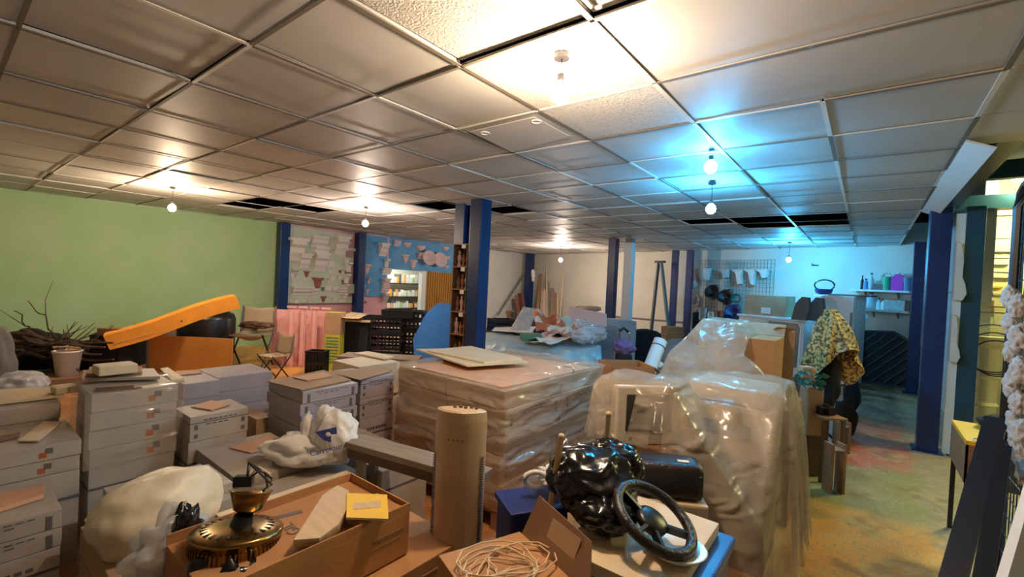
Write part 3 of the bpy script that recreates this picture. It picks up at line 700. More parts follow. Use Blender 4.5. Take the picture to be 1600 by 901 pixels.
# B stacks on the far left
def run(xf, dx, ys, zt, hs_, m, what, marks=None):
    for a, b_ in zip(ys, ys[1:]):
        z = zt; tail = ' nearer the middle of the room' if b_ == ys[-1] else (' at the left edge' if b_ == ys[-2] else ' outermost')
        for k, h_ in enumerate(hs_):
            carton('tile_carton', xf - dx, xf, a + .004, b_ - .004, z - h_, z, m, ('lowest ' if k == len(hs_) - 1 else ORD[k] + ' ') + what + tail, 'cartons: ' + what, marks); z -= h_
run(-3.72, .50, [-.45, .02, .50], .755, levels(.755, .09, 2), 'white_carton', 'carton of the rearmost left row')
run(-3.24, .46, [-.40, .06, .52], .655, levels(.655, .08, 2), 'white_carton', 'carton of the middle left row', 'logo')
run(-2.76, .46, [-.42, -.02, .39], .50, levels(.50, .085, 2), 'white_carton', 'carton of the front left row', 'print')
slabobj('card_sheet', 'orange card lying on the front left row', 'card', [(0, 800), (68, 778), (70, 765), (0, 775)], .503, .02, 'salmon_board')
slabobj('card_strip', 'pale strip lying across the middle left row', 'card', [(28, 690), (60, 690), (96, 660), (68, 660)], .66, .008, 'cream_board')
slabobj('card_strip', 'dark slot card at the left edge of the middle left row', 'card', [(0, 690), (30, 682), (32, 676), (0, 682)], .66, .006, 'card_dark')
slabobj('board_offcut', 'cream board on the rearmost left row', 'board', [(0, 632), (100, 620), (98, 606), (0, 612)], .76, .016, 'cream_board')
p = onz(100, 612, .78); g = B(); g.lohi((-.06, -.05, 0), (.06, .05, .04), bev=.006); tag(g.build('foam_block', 'cream_board', None, (p.x, p.y, .78), .1), 'small pale block at the end of the rearmost left row', 'block')
# column between A and the front: low wide carton under A and torn carton
carton('open_carton', -3.02, -2.45, .56, 1.0, 0, .45, 'white_carton', 'wide low carton in front of the strapped stack', None)
carton('open_carton', -2.66, -2.12, .42, .72, 0, .44, 'card_pale', 'worn carton with torn corner beneath the plastic wrapped cushion', None)
slabobj('carton_flap', 'narrow torn flap standing by the worn carton', 'flap', [(132, 815), (146, 806), (180, 775), (168, 772)], .442, .01, 'card_pale')
carton('small_carton', -2.86, -2.52, .72, .98, .45, .50, 'white_carton', 'small flat white carton behind the wrapped cushion', None)
# wrapped cushion
p = at(248, 812, 1.92)
g = B()
for k in range(1): g.blob((0, 0, 0), (.17, .235, .165), 5, .06, 1.5, 2.0, flat=.12, sharp=.035)
o = g.build('wrapped_cushion', 'cream_plastic', None, (p.x, p.y, .565), 0.05, smooth=True); o.rotation_euler = (.12, .18, .1); tag(o, 'large cream cushion bundled in plastic among the left cartons', 'cushion')
# C and neighbours
stack_px((296, 652), (395, 638), .66, .30, levels(.66, .16, 1), 'white_carton', 'printed carton of the short stack left of the printed twins', 'print')
slabobj('card_sheet', 'little salmon card on the short stack', 'card', [(298, 636), (330, 641), (360, 632), (330, 626)], .663, .006, 'salmon_board')
# row behind: lilac sided cartons at (250-422, 570-620)
stack_px((285, 600), (338, 590), .72, .40, levels(.72, .12, 2), 'lilac_carton', 'lilac sided carton behind the strapped stack', None)
stack_px((341, 590), (422, 577), .72, .45, levels(.72, .12, 2), 'lilac_carton', 'lilac sided carton behind the short stack', None)
slabobj('card_sheet', 'salmon sheet on the lilac carton behind the strapped stack', 'card', [(274, 587), (316, 583), (310, 578), (275, 580)], .723, .005, 'salmon_board')
slabobj('card_strip', 'white bar lying on the lilac carton edge', 'bar', [(268, 598), (288, 594), (262, 577), (250, 579)], .723, .02, 'cream_board')
# D, E, F
nD, fD = stack_px((471, 612), (552, 595), .78, .50, levels(.78, .085, 4), 'lilac_carton', 'printed carton of the big stack behind the shopping bag', 'print')
slabobj('card_sheet', 'brown sheet covering the big stack behind the shopping bag', 'card', [(418, 597), (471, 610), (548, 594), (505, 579)], .783, .008, 'card_pale')
slabobj('card_sheet', 'smaller brown sheet on top of the big stack', 'card', [(457, 590), (480, 595), (520, 588), (505, 582)], .794, .006, 'salmon_board')
nE, fE = stack_px((565, 592), (612, 582), .78, .42, levels(.78, .16, 2), 'lilac_carton', 'carton of the stack touching the wrapped pallet', 'print')
slabobj('card_sheet', 'brown sheet on the stack touching the wrapped pallet', 'card', [(512, 582), (562, 594), (612, 580), (592, 573)], .784, .006, 'card_pale')
stack_px((560, 573), (616, 562), .80, .42, levels(.80, .1, 1), 'cream_board', 'cream carton behind the printed stacks', None)
slabobj('board_offcut', 'cream board on the carton behind the printed stacks', 'board', [(552, 553), (600, 562), (617, 558), (575, 550)], .803, .012, 'cream_board')
stack_px((400, 655), (424, 648), .50, .3, levels(.50, .2, 1), 'card_pale', 'small brown carton between the short stack and the big stack', None)
# G flat cartons in front of the big stack
carton('flat_carton', -3.30, -2.62, 1.04, 1.50, 0, .45, 'white_carton', 'flat topped carton left of the shopping bag', None, 'print')
slabobj('card_sheet', 'rough edged brown card on the flat carton', 'card', [(358, 700), (392, 708), (425, 700), (428, 680)], .453, .006, 'salmon_board')
carton('flat_carton', -2.60, -2.28, 1.04, 1.62, 0, .41, 'white_carton', 'flat carton under the near side of the shopping bag', None)
carton('flat_carton', -3.05, -2.20, 1.66, 2.02, 0, .44, 'white_carton', 'flat carton between the big stack and the bench', None)
carton('flat_carton', -2.25, -1.88, .80, 1.46, 0, .50, 'cream_board', 'long cream carton behind the open brown box', None)
# shopping bag
p = at(500, 690, 2.75); t = thing('shopping_bag', 'knotted white plastic shopping bag with a blue logo on the flat cartons', 'shopping bag', (p.x, p.y, .455), YAW)
g = B(); g.blob((-.06, 0, .07), (.27, .15, .10), 4, .16, 2.2, 4.0, flat=.07, sharp=.2); g.blob((.10, -.02, .17), (.13, .10, .15), 4, .12, 2.4, 8.0, sharp=.2); g.blob((-.08, 0, .19), (.035, .04, .10), 3, .2, 3, 1, sharp=.3)
g.blob((.03, 0, .27), (.06, .05, .07), 3, .2, 3, 3)
g.build('bag', 'bag_white', t, smooth=True)
lm = Matrix.Translation((.115, -.145, .20)) @ Euler((PI / 2 - .25, 0, 0)).to_matrix().to_4x4() @ Matrix.Rotation(.28, 4, 'Z')
g = B(); g.prism([(-.075, .035), (.05, .035), (.045, -.005), (.01, .0), (.0, -.045), (-.04, -.02)], -.004, .0, Matrix.Translation((.11, -.142, .215)) @ Matrix.Rotation(-.28, 4, 'Y')); g.build('logo', 'blue_ink', t)
g = B(); g.blob((.105, -.148, .218), (.016, .004, .013), 3, .1); g.build('logo_notch', 'bag_white', t)
text('lettering', 'Carrefour', .045, 'blue_ink', t, Matrix.Translation((-.01, -.02, -.065)) @ lm)
# bench in front of the pallet
p = onz(532, 688, .62); q = onz(745, 748, .62)
t = thing('wooden_bench', 'narrow grey brown wooden trestle bench in front of the wrapped pallet', 'bench', (p.x, p.y, 0), math.atan2(q.y - p.y, q.x - p.x))
L_ = (q - p).length
g = B(); g.lohi((0, 0, .585), (L_, .16, .62), bev=.004); g.build('bench_top', 'wood_grey', t)
g = B(); g.lohi((.05, .01, .53), (L_ - .05, .03, .585)); g.build('rail', 'wood_dark', t)
for x in (.14, L_ - .12):
    for y in (.03, .13): g = B(); g.lohi((x - .025, y - .015, 0), (x + .025, y + .015, .585)); g.build('leg', 'wood_grey', t)

# ------------------------------------------------------------------ wrapped pallet of big cartons
PX0, PX1, PY0, PY1 = -2.84, -1.76, 2.24, 3.58
t = thing('wooden_pallet', 'wooden pallet under the film wrapped cartons', 'pallet', ((PX0 + PX1) / 2, (PY0 + PY1) / 2, 0))
for k in range(7): g = B(); g.lohi((-.54, -.66 + k * .2, .10), (.54, -.56 + k * .2, .12)); g.build('deck_board', 'wood_mid', t)
for x in (-.5, 0, .5): g = B(); g.lohi((x - .04, -.66, 0), (x + .04, .66, .10)); g.build('bearer', 'wood_mid', t)
LV = [(.12, .30), (.30, .48), (.48, .66), (.66, .78), (.78, .90)]
for k, (z0, z1) in enumerate(LV):
    o_ = [0.02, -.01, 0.0, .015, 0][k]
    for i in range(2):
        for j in range(2):
            x0 = PX0 + i * .54; y0 = PY0 + j * .67; ins = .02
            carton('pallet_carton', x0 + .004 + o_, x0 + .536 + o_ - (.0 if i else 0), y0 + .004, y0 + .666, z0, z1, 'card_pale' if k > 1 else 'card',
                   ['front left', 'front right', 'back left', 'back right'][i + 2 * j] + ' carton of the ' + ['lowest', 'second lowest', 'middle', 'second highest', 'highest'][k] + ' layer on the wrapped pallet', 'cartons on the wrapped pallet', 'print' if k in (1, 3) else None)
def wrap_f(u, v):
    # closed loop round the stack, folding over the top edge
    per = 2 * ((PX1 - PX0) + (PY1 - PY0)); s = (u % 1) * per; a, c_ = PX1 - PX0, PY1 - PY0
    if s < a: p = V(PX0 + s, PY0, 0); n = V(0, -1, 0); e = min(s, a - s)
    elif s < a + c_: p = V(PX1, PY0 + s - a, 0); n = V(1, 0, 0); e = min(s - a, a + c_ - s)
    elif s < 2 * a + c_: p = V(PX1 - (s - a - c_), PY1, 0); n = V(0, 1, 0); e = min(s - a - c_, 2 * a + c_ - s)
    else: p = V(PX0, PY1 - (s - 2 * a - c_), 0); n = V(-1, 0, 0); e = min(s - 2 * a - c_, per - s)
    if v < .8:
        z = .14 + (v / .8) * .74
        off = .035 + .018 * noise.noise(V(s * 2, z * 9, 0)) + .022 * noise.noise(V(s * 1.1 + z * 3, z * 14 - s * 3, 5)) + .012 * math.sin(z * 34)
        off += max(0, .03 - .06 * e) * -1 - .030 * abs(noise.noise(V(s * 2.2 + z * 5, z * 13 - s * 2, 9))) - .018 * abs(noise.noise(V(s * 5 - z * 6, z * 24 + s * 4, 2))) + .014
        return p + n * off + V(0, 0, z)
    k = (v - .8) / .2; inn = .30 * k
    z = .905 + .025 * math.sin(k * PI) + .014 * noise.noise(V(p.x * 6, p.y * 6, k * 5)) + .012
    cx, cy = (PX0 + PX1) / 2, (PY0 + PY1) / 2; f = 1 - inn * (1.2 + .5 * noise.noise(V(s * 2.5, 3, 1)))
    return V(cx + (p.x - cx) * f, cy + (p.y - cy) * f, z) + n * (.03 * (1 - k))
g = B(); g.sheet(wrap_f, 420, 120); bmesh.ops.remove_doubles(g.bm, verts=g.bm.verts, dist=.0005)
c_ = V((PX0 + PX1) / 2, (PY0 + PY1) / 2, 0); bmesh.ops.translate(g.bm, vec=-c_, verts=g.bm.verts)
o = g.build('stretch_wrap', 'stretch_film', None, c_, smooth=True); tag(o, 'wrinkled clear film round the large pallet of brown cartons', 'plastic wrap')
slabobj('card_sheet', 'large brown sheet over the top of the wrapped pallet', 'card', [(640, 572), (785, 606), (925, 575), (790, 552)], .902, .006, 'salmon_board')
slabobj('white_board', 'lower of two pale boards crossed on the wrapped pallet', 'board', [(650, 547), (730, 573), (827, 567), (745, 545)], .945, .012, 'cream_board')
slabobj('white_board', 'upper of two pale boards crossed on the wrapped pallet', 'board', [(667, 549), (757, 568), (816, 561), (735, 542)], .958, .012, 'cream_board')
ps = [onz(*p, .928) for p in [(877, 573), (885, 572), (892, 574), (897, 578), (895, 582)]]; g = B(); g.tube([p - ps[0] for p in ps], .004, 6); tag(g.build('hook', 'wood_dark', None, ps[0]), 'small bent dark hook on the wrapped pallet', 'hook')

# ------------------------------------------------------------------ tower fan
p = onz(722, 640, 1.03); t = thing('tower_fan', 'tall beige tower fan with curved front standing before the wrapped pallet', 'tower fan', (p.x, p.y, 0), YAW - .12)
def fanring(sx, sy): return [(sx * math.cos(a), sy * math.sin(a) * abs(math.sin(a)) ** .6 * (1 if math.sin(a) < 0 else .75)) for a in [2 * PI * k / 40 for k in range(40)]]
FH = 1.03
g = B(); R_ = fanring(.113, .10); r2 = []
for z, s in [(.05, .96), (.06, 1), (FH - .04, 1), (FH, .97), (FH + .006, .90)]:
    r2.append([g.bm.verts.new(V(x * s, y * s, z + (0 if z < .5 else -.12 * y + .22 * x * 0))) for x, y in R_])
for A, D in zip(r2, r2[1:]):
    for j in range(40): g.bm.faces.new((A[j], A[(j + 1) % 40], D[(j + 1) % 40], D[j]))
g.bm.faces.new(r2[0][::-1]); g.bm.faces.new(r2[-1]); g.build('housing', 'fan_plastic', t)
g = B()
for k in range(70):
    z = .12 + k * .0105
    if z > .88: break
    for a in (-1, 1): g.box((a * .098, -.022, z), (.014, .026, .004), rz=a * .7)
g.build('side_grille', 'grey_ink', t)
g = B(); g.lathe([(.15, 0), (.15, .02), (.10, .05), (.05, .052)], seg=30); g.build('base', 'fan_plastic', t)
g = B()
for k in range(5): g.cyl((-.035 + k * .024, .01 + (k % 2) * .012, FH), (-.035 + k * .024, .01 + (k % 2) * .012, FH + .012), .008, seg=10)
g.build('buttons', 'wood_dark', t)
g = B()
for k in range(4): g.box((-.03 + .02 * k, -.0995 + .0, .93), (.006, .003, .006))
g.build('indicator_lamps', 'wood_dark', t)

# ------------------------------------------------------------------ big open brown box, foreground
BX0, BX1, BY0, BY1, BZ0, BZ1 = -1.80, -1.39, .50, 1.19, .50, .70
t = thing('brown_box', 'wide brown cardboard box printed FRAGIL, with its lid folded in', 'cardboard box', (0, 0, 0))
g = B(); g.lohi((BX0, BY0, BZ0), (BX1, BY1, BZ1 - .035), bev=.003); g.build('body', 'card', t)
g = B(); g.lohi((BX1 - .006, BY0, BZ1 - .035), (BX1, BY1, BZ1)); g.lohi((BX0, BY1 - .006, BZ1 - .035), (BX1, BY1, BZ1 - .002)); g.lohi((BX0, BY0, BZ1 - .035), (BX0 + .006, BY1, BZ1)); g.build('rim', 'card', t)
g = B(); g.lohi((BX0 + .21, BY1 - .22, BZ1 - .03), (BX1 - .008, BY1 - .008, BZ1 - .022)); g.build('lid_flap', 'card', t)
g = B(); g.box((BX0 + .2, BY1 - .012, BZ1 - .10), (.0, .0, .0)); g.bm.free()
fd = onz(438, 808, BZ1) - onz(478, 842, BZ1); fc = onz(466, 834, BZ1 - .033); text('lettering', 'FRAGIL', .06, 'grey_ink', t, Matrix.Translation((fc.x, fc.y, BZ1 - .0335)) @ Matrix.Rotation(math.atan2(fd.y, fd.x), 4, 'Z'))
fb_ = onz(448, 804, BZ1 - .033); g = B(); g.box((fb_.x, fb_.y, BZ1 - .034), (.022, .11, .002), rz=-.25); g.build('black_bar', 'grey_ink', t)
g = B(); g.lohi((BX1, BY1 - .17, .60), (BX1 + .0015, BY1 - .03, .615)); g.lohi((BX1, BY1 - .17, .575), (BX1 + .0015, BY1 - .04, .582)); g.build('handle_print', 'card_dark', t)
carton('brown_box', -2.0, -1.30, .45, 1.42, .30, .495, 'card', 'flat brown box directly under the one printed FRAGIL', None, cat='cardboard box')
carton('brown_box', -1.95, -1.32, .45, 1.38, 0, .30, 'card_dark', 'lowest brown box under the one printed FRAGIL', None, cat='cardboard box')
# stack of thin wooden plates
pr = [onz(*p, .70) for p in [(460, 845), (500, 842), (530, 820), (546, 790), (545, 768), (528, 760), (505, 775), (480, 815)]]
for k in range(5):
    c_ = sum(pr, Vector()) / 8; g = B(); n_ = [(p - c_) for p in pr]; 
    g.slab([V(p.x + .004 * k, p.y - .003 * k, 0) for p in (n_ if (n_[1] - n_[0]).cross(n_[2] - n_[0]).z > 0 else n_[::-1])], .0065)
    tag(g.build('wooden_plate', 'wood_pale', None, (c_.x, c_.y, .669 + .008 * k + .008)), ['lowest', 'second lowest', 'middle', 'second highest', 'topmost'][k] + ' rounded wooden plate stacked on the FRAGIL box', 'wooden plate', 'rounded wooden plates')
# yellow leaflets
ps = [onz(*p, .72) for p in [(541, 808), (607, 810), (605, 772), (542, 770)]]; c_ = sum(ps, Vector()) / 4
t = thing('booklet', 'bright yellow booklet with grey print on the FRAGIL box', 'booklet', (c_.x, c_.y, .712))
q = [p - c_ for p in ps]; q = q if (q[1] - q[0]).cross(q[2] - q[0]).z > 0 else q[::-1]
g = B(); g.slab([V(p.x * 1.0, p.y * 1.0, .006) for p in q], .002); g.build('cover', 'yellow_paper', t)
g = B(); g.slab([V(p.x * .985, p.y * .985, 0) for p in q], .006); g.build('pages', 'paper', t)
g = B(); g.box((0, 0, .0085), (.05, .10, .001), rz=-.62); g.build('print', 'wood_pale', t)

# ------------------------------------------------------------------ brass ceiling fan motor
p = at(368, 832, 1.55); t = thing('brass_fan_motor', 'round pierced brass ceiling fan motor with bell cap and loose wires', 'ceiling fan', (p.x, p.y, p.z - .07), YAW)
R0 = .138
g = B(); g.lathe([(.05, -.03), (R0 * .8, -.025), (R0 * .95, -.01), (R0, .0), (R0, .062), (R0 * 1.03, .064), (R0 * 1.03, .074), (R0 * .97, .080), (R0 * .6, .090), (.03, .094)], seg=56); g.build('housing', 'brass', t, smooth=True)
g = B()
for k in range(24):
    a = 2 * PI * k / 24; r_ = R0 * .72; g.box((r_ * math.cos(a), r_ * math.sin(a), .0865), (.024, .007, .004), rz=a, ry=.04)
g.build('vent_slot', 'black_plastic', t)
g = B()
for k in range(60):
    a = 2 * PI * k / 60; g.box((R0 * math.cos(a), R0 * math.sin(a), .030), (.002, .005, .034), rz=a)
g.build('ribbed_band', 'brass', t)
g = B(); g.cyl((.01, 0, .09), (.015, 0, .122), .036, .03, 20); g.build('collar', 'black_plastic', t)
g = B(); g.lathe([(.022, 0), (.045, .015), (.058, .05), (.066, .07), (.07, .075), (.062, .078)], (.015, .0, .122), 28); o = g.build('bell_cap', 'brass', t, smooth=True); o.rotation_euler.x = -.15; t.rotation_euler.x = -.16
g = B(); g.box((0, 0, .235), (.06, .035, .035), rz=.2, bev=.004); g.build('terminal_block', 'black_plastic', t)
rr = random.Random(2)
for k in range(4):
    a = k * 1.3; g = B(); g.tube([(.01, 0, .24), (.03 + .02 * math.cos(a), .02 * math.sin(a), .27 + .01 * k), (.07 + .01 * k, .02 * math.sin(a), .265 - .01 * k), (.085, .01 * k, .22), (.06, .02, .20)], .0035, 6); g.build('wire', 'black_plastic' if k != 1 else 'pale_string', t)
for a in (-.5, 1.3):
    g = B(); g.tube([(R0 * .8 * math.cos(a), R0 * .8 * math.sin(a), -.01), (.19 * math.cos(a), .19 * math.sin(a), -.02), (.24 * math.cos(a), .24 * math.sin(a), -.015)], [.008, .01, .006], 8); g.build('blade_arm', 'brass', t)
g = B(); g.lathe([(.05, -.11), (.09, -.10), (.085, -.05), (.05, -.03)], seg=24); g.build('lower_cup', 'brass', t)
q = at(350, 885, 1.5)
g = B(); g.blob((0, 0, 0), (.15, .13, .12), 4, .16, 2.5, 5, sharp=.25); tag(g.build('dark_bag', 'black_bag', None, (q.x, q.y, q.z - .03), 0, smooth=True), 'crumpled dark plastic under the brass fan motor', 'plastic bag')
q = at(265, 872, 1.6)
g = B(); g.blob((0, 0, 0), (.07, .13, .16), 4, .2, 2.5, 15, sharp=.3); tag(g.build('grey_bag', 'clear_bag', None, (q.x, q.y, q.z), 0, smooth=True), 'crumpled greyish clear plastic between cushion and brass motor', 'plastic bag')
q = at(290, 800, 1.62)
g = B(); g.blob((0, 0, 0), (.06, .06, .16), 4, .15, 2.5, 35, sharp=.2); tag(g.build('black_sack', 'black_bag', None, (q.x, q.y, q.z - .13), 0, smooth=True), 'black plastic edge rising behind the brass motor', 'plastic bag')

# ------------------------------------------------------------------ right foreground: board, crate, bag, wheel
SX0, SX1, SY0, SY1, SZ = -.80, -.41, 1.34, 1.90, .70
g = B(); g.lohi((-.195, -.28, 0), (.195, .28, .045), bev=.003); tag(g.build('cream_slab', 'cream_board', None, ((SX0 + SX1) / 2, (SY0 + SY1) / 2, SZ - .045), 0), 'cream slab carrying the black bag and the steering wheel', 'board')
t = thing('blue_crate', 'blue plastic storage box under the cream slab', 'storage box', (-.56, 1.62, .30), 0)
g = B(); g.lohi((-.19, -.28, 0), (.19, .30, .30), bev=.02); g.build('body', 'navy_plastic', t)
g = B(); g.lohi((-.205, -.295, .31), (.205, .315, .352), bev=.008); g.build('lid', 'blue_plastic', t)
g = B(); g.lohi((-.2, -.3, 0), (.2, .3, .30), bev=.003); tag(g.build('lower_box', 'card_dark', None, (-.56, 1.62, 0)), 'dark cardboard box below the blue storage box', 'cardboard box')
p = at(922, 806, 1.80); g = B(); g.blob((0, 0, 0.02), (.185, .17, .135), 5, .04, 1.3, 1, flat=.125, sharp=.22); g.blob((.04, .10, .06), (.13, .10, .10), 5, .05, 1.6, 7, flat=.10, sharp=.25); g.blob((.10, -.10, -.03), (.12, .10, .075), 5, .05, 1.6, 9, flat=.07, sharp=.25)
tag(g.build('bin_bag', 'black_bag', None, (p.x, p.y, SZ + .11), 0, smooth=True), 'shiny full black bin bag on the cream slab', 'bin bag')
# steering wheel
A_, B_, C_, D_ = at(962, 768, 1.62), at(1086, 850, 1.54), at(1052, 765, 1.72), at(992, 850, 1.40)
c_ = (A_ + B_) / 2; u = (B_ - A_).normalized(); v = (C_ - D_); v = (v - u * v.dot(u)).normalized(); nrm = u.cross(v)
if nrm.z < 0: nrm = -nrm; v = nrm.cross(u)
t = thing('steering_wheel', 'black steering wheel leaning on the bin bag', 'steering wheel', c_)
t.rotation_mode = 'QUATERNION'; t.rotation_quaternion = Matrix((u, v, nrm)).transposed().to_quaternion()
RW = .138
g = B(); g.tube([(RW * math.cos(a), RW * math.sin(a), 0) for a in [2 * PI * k / 60 for k in range(60)]], [.0185] * 60, 14, True); g.build('rim', 'black_leather', t, smooth=True)
for a in (.2, PI - .2, -PI / 2 - .35, -PI / 2 + .35):
    g = B(); g.bar((.045 * math.cos(a), .045 * math.sin(a), -.02), (RW * math.cos(a), RW * math.sin(a), -.002), .012, .028); g.build('spoke', 'black_plastic', t)
g = B(); g.lathe([(.03, -.045), (.055, -.03), (.058, -.01), (.04, .0)], seg=24); g.build('hub', 'black_plastic', t, smooth=True)
p = at(1022, 832, 1.72); g = B(); g.blob((0, 0, 0), (.05, .04, .02), 4, .2, 2.5, 3, sharp=.35); tag(g.build('crumpled_tissue', 'clear_bag', None, (p.x, p.y, p.z + .012), 0, smooth=True), 'crumpled white tissue inside the steering wheel', 'tissue')
p = onz(1066, 872, SZ + .012); g = B(); g.lathe([(.05, 0), (.085, .012), (.10, .028), (.095, .03), (.05, .012), (.01, .01)], seg=36); tag(g.build('round_dish', 'dish', None, (p.x - .03, p.y + .03, SZ), 0, smooth=True), 'shallow cream dish under the edge of the steering wheel', 'dish')
# black case on a beige box
p = at(1038, 768, 2.12); q = thing('equipment_case', 'padded black case with a small white label behind the steering wheel', 'case', (p.x, p.y, p.z), YAW - .14)
g = B(); g.lohi((-.155, -.09, 0), (.155, .09, .16), bev=.035); g.build('body', 'black_leather', q, smooth=True)
g = B(); g.tube([(-.14, -.085, .118), (.14, -.085, .118)], .004, 6); g.build('zip', 'grey_ink', q)
g = B(); g.box((.07, -.03, .162), (.05, .025, .003)); g.build('label_tag', 'paper', q)
zc = p.z
t = thing('beige_cabinet', 'beige cabinet under the padded black case', 'cabinet', (p.x, p.y, 0), YAW - .14)
g = B(); g.lohi((-.17, -.11, 0), (.17, .13, zc), bev=.01); g.build('body', 'beige_plastic', t)
g = B(); g.lohi((-.15, -.114, zc - .25), (.15, -.109, zc - .06)); g.build('door', 'beige_plastic', t)
# two broom handles
def stick(label, p, q, r_, m='wood_pale', name='broom_handle', cat='handle', knob=True, group=None):
    t = thing(name, label, cat, q, group=group); p = Vector(p); q = Vector(q)
    g = B(); g.cyl((0, 0, 0), p - q, r_, seg=12); g.build('shaft', m, t, smooth=False)
    if knob: g = B(); g.blob(p - q, (r_ * 1.15,) * 3, 3, 0); g.build('round_end', m, t, smooth=True)
    return t
a = at(877, 682, 1.72); b_ = at(860, 790, 1.80); d = (b_ - a).normalized(); f = (a.z - 0.015) / -d.z
stick('pale wooden broom handle beside the bin bag, leaning slightly', a, a + d * f, .0115)
a = at(951, 647, 1.95); b_ = at(944, 730, 2.0); d = (b_ - a).normalized(); f = (a.z - .015) / -d.z
stick('taller broom handle right behind the bin bag', a, a + d * f, .0115)
# white carrier bag and blue tub
p = at(868, 745, 2.05); t = thing('carrier_bag', 'small white carrier bag with open handles left of the bin bag', 'carrier bag', (p.x, p.y, p.z), YAW)
g = B(); g.blob((0, 0, .0), (.08, .07, .05), 4, .25, 2.5, 21, sharp=.4); g.blob((.05, 0, .06), (.06, .03, .045), 4, .25, 2.5, 27, sharp=.4); g.build('bag', 'bag_white', t, smooth=True)
g = B(); g.tube([(-.09 + .05 * math.cos(a_), -.04, .0 + .035 * math.sin(a_)) for a_ in [2 * PI * k / 20 for k in range(20)]], .012, 8, True); g.build('handle', 'bag_white', t, smooth=True)
g = B(); g.tube([(-.02, 0, .02), (.0, .0, .11), (.04, .0, .17), (.05, .01, .10)], .009, 8); g.build('strap', 'bag_white', t, smooth=True)
p = onz(832, 790, .64); t = thing('navy_tub', 'dark blue plastic tub with lid left of the bin bag', 'storage tub', (p.x - .03, p.y + .04, 0), YAW + .35)
g = B(); g.lohi((-.13, -.1, 0), (.13, .1, .62), bev=.015); g.build('body', 'navy_plastic', t)
g = B(); g.lohi((-.14, -.11, .622), (.14, .11, .65), bev=.006); g.build('lid', 'navy_plastic', t)
# string-tied brown box in the middle foreground
p = onz(800, 895, .76); t = thing('brown_box', 'brown box with loose string and a raised flap beside the tower fan base', 'cardboard box', (p.x - .03, p.y + .02, .0), YAW + .55)
g = B(); g.lohi((-.15, -.17, 0), (.15, .17, .74), bev=.003); g.build('body', 'card', t)
g = B(); g.slab([(.15, -.19, .735), (.15, .16, .735), (.21, .15, .86), (.21, -.12, .84)], .005); g.build('flap', 'card_dark', t)
g = B(); g.slab([(.172, -.09, .765), (.172, .05, .765), (.2005, .05, .83), (.2005, -.09, .83)], -.003); g.build('address_label', 'card_pale', t)
rr = random.Random(4)
g = B()
for k in range(4):
    pts = []
    for j in range(26):
        a = j * .45 + k; r_ = .05 + .03 * math.sin(j * .7 + k * 2) + .015 * k; pts.append((r_ * math.cos(a) * 1.4, r_ * math.sin(a) + .02, .747 + .003 * k + .006 * abs(math.sin(j * .9))))
    g.tube(pts, .0025, 6)
g.tube([(-.05, .02, .75), (-.12, -.04, .752), (-.165, -.10, .73), (-.17, -.16, .62)], .0025, 6)
tag(g.build('string', 'pale_string', None, t.location, t.rotation_euler.z), 'tangled pale string on the brown box beside the tower fan', 'string')
p = at(612, 898, 1.35); g = B(); g.lohi((-.07, -.05, 0), (.07, .05, .05), bev=.02); tag(g.build('black_tray', 'black_plastic', None, (p.x, p.y, .495), YAW, smooth=True), 'black moulded tray at the bottom edge left of the tower fan', 'tray')

# ------------------------------------------------------------------ furniture under the dust sheet
def rdist(x, y, r):
    cx, cy, hx, hy = r[:4]; return math.hypot(max(abs(x - cx) - hx, 0), max(abs(y - cy) - hy, 0))
def drape(name, label, cat, rects, hull, m, hem, step=.022, s=1.1, steep=7.0, fold=.03, margin=.30, clip=None, seed=0, pleat=9):
    """cloth height field over boxes: taut between their tops, falling in pleats round the outside"""
    x0, x1, y0, y1 = hull; g = B(); nx = int((x1 - x0 + 2 * margin) / step); ny = int((y1 - y0 + 2 * margin) / step)
    vs = {}
    hc = V((x0 + x1) / 2, (y0 + y1) / 2, 0)
    for i in range(nx + 1):
        for j in range(ny + 1):
            x = x0 - margin + i * step; y = y0 - margin + j * step
            dx = max(x0 - x, x - x1, 0); dy = max(y0 - y, y - y1, 0); D = math.hypot(dx, dy)
            if clip and clip(x, y): continue
            h_ = max(r[4] - s * rdist(x, y, r) for r in rects)
            ang = math.atan2(y - hc.y, x - hc.x)
            ripple = fold * math.sin(ang * pleat * 2 + 3 * noise.noise(V(x * 2, y * 2, seed))) + fold * .8 * noise.noise(V(x * 5, y * 5, seed + 3))
            h_ += .012 * noise.noise(V(x * 7, y * 7, seed)) + .02 * noise.noise(V(x * 3, y * 3, seed + 7)) - .022 * abs(noise.noise(V(x * 5 + y * 3, y * 4, seed + 1)))
            Dm = max(0, D + ripple * min(1, D / .06))
            if D > 0: h_ -= steep * Dm
            hm = hem(x, y) if callable(hem) else hem
            if h_ < hm - steep * step * 1.2: continue
            vs[i, j] = g.bm.verts.new((x - hc.x, y - hc.y, max(h_, hm)))
    for (i, j) in vs:
        q = [(i, j), (i + 1, j), (i + 1, j + 1), (i, j + 1)]
        if all(k in vs for k in q):
            if min(vs[k].co.z for k in q) <= .001 + (hem(0, 0) if callable(hem) else hem) and max(vs[k].co.z for k in q) - min(vs[k].co.z for k in q) < .003: continue
            g.bm.faces.new([vs[k] for k in q])
    loose = [v for v in g.bm.verts if not v.link_faces]; bmesh.ops.delete(g.bm, geom=loose, context='VERTS')
    o = g.build(name, m, None, hc, smooth=True, solid=0.002); return tag(o, label, cat)
DH = (-1.22, -.32, 2.35, 4.25)
rects = [(-.98, 2.52, .19, .16, 1.09), (-.60, 3.10, .26, .24, 1.065), (-.88, 3.9, .12, .20, 1.38), (-.85, 3.0, .3, .3, .98)]
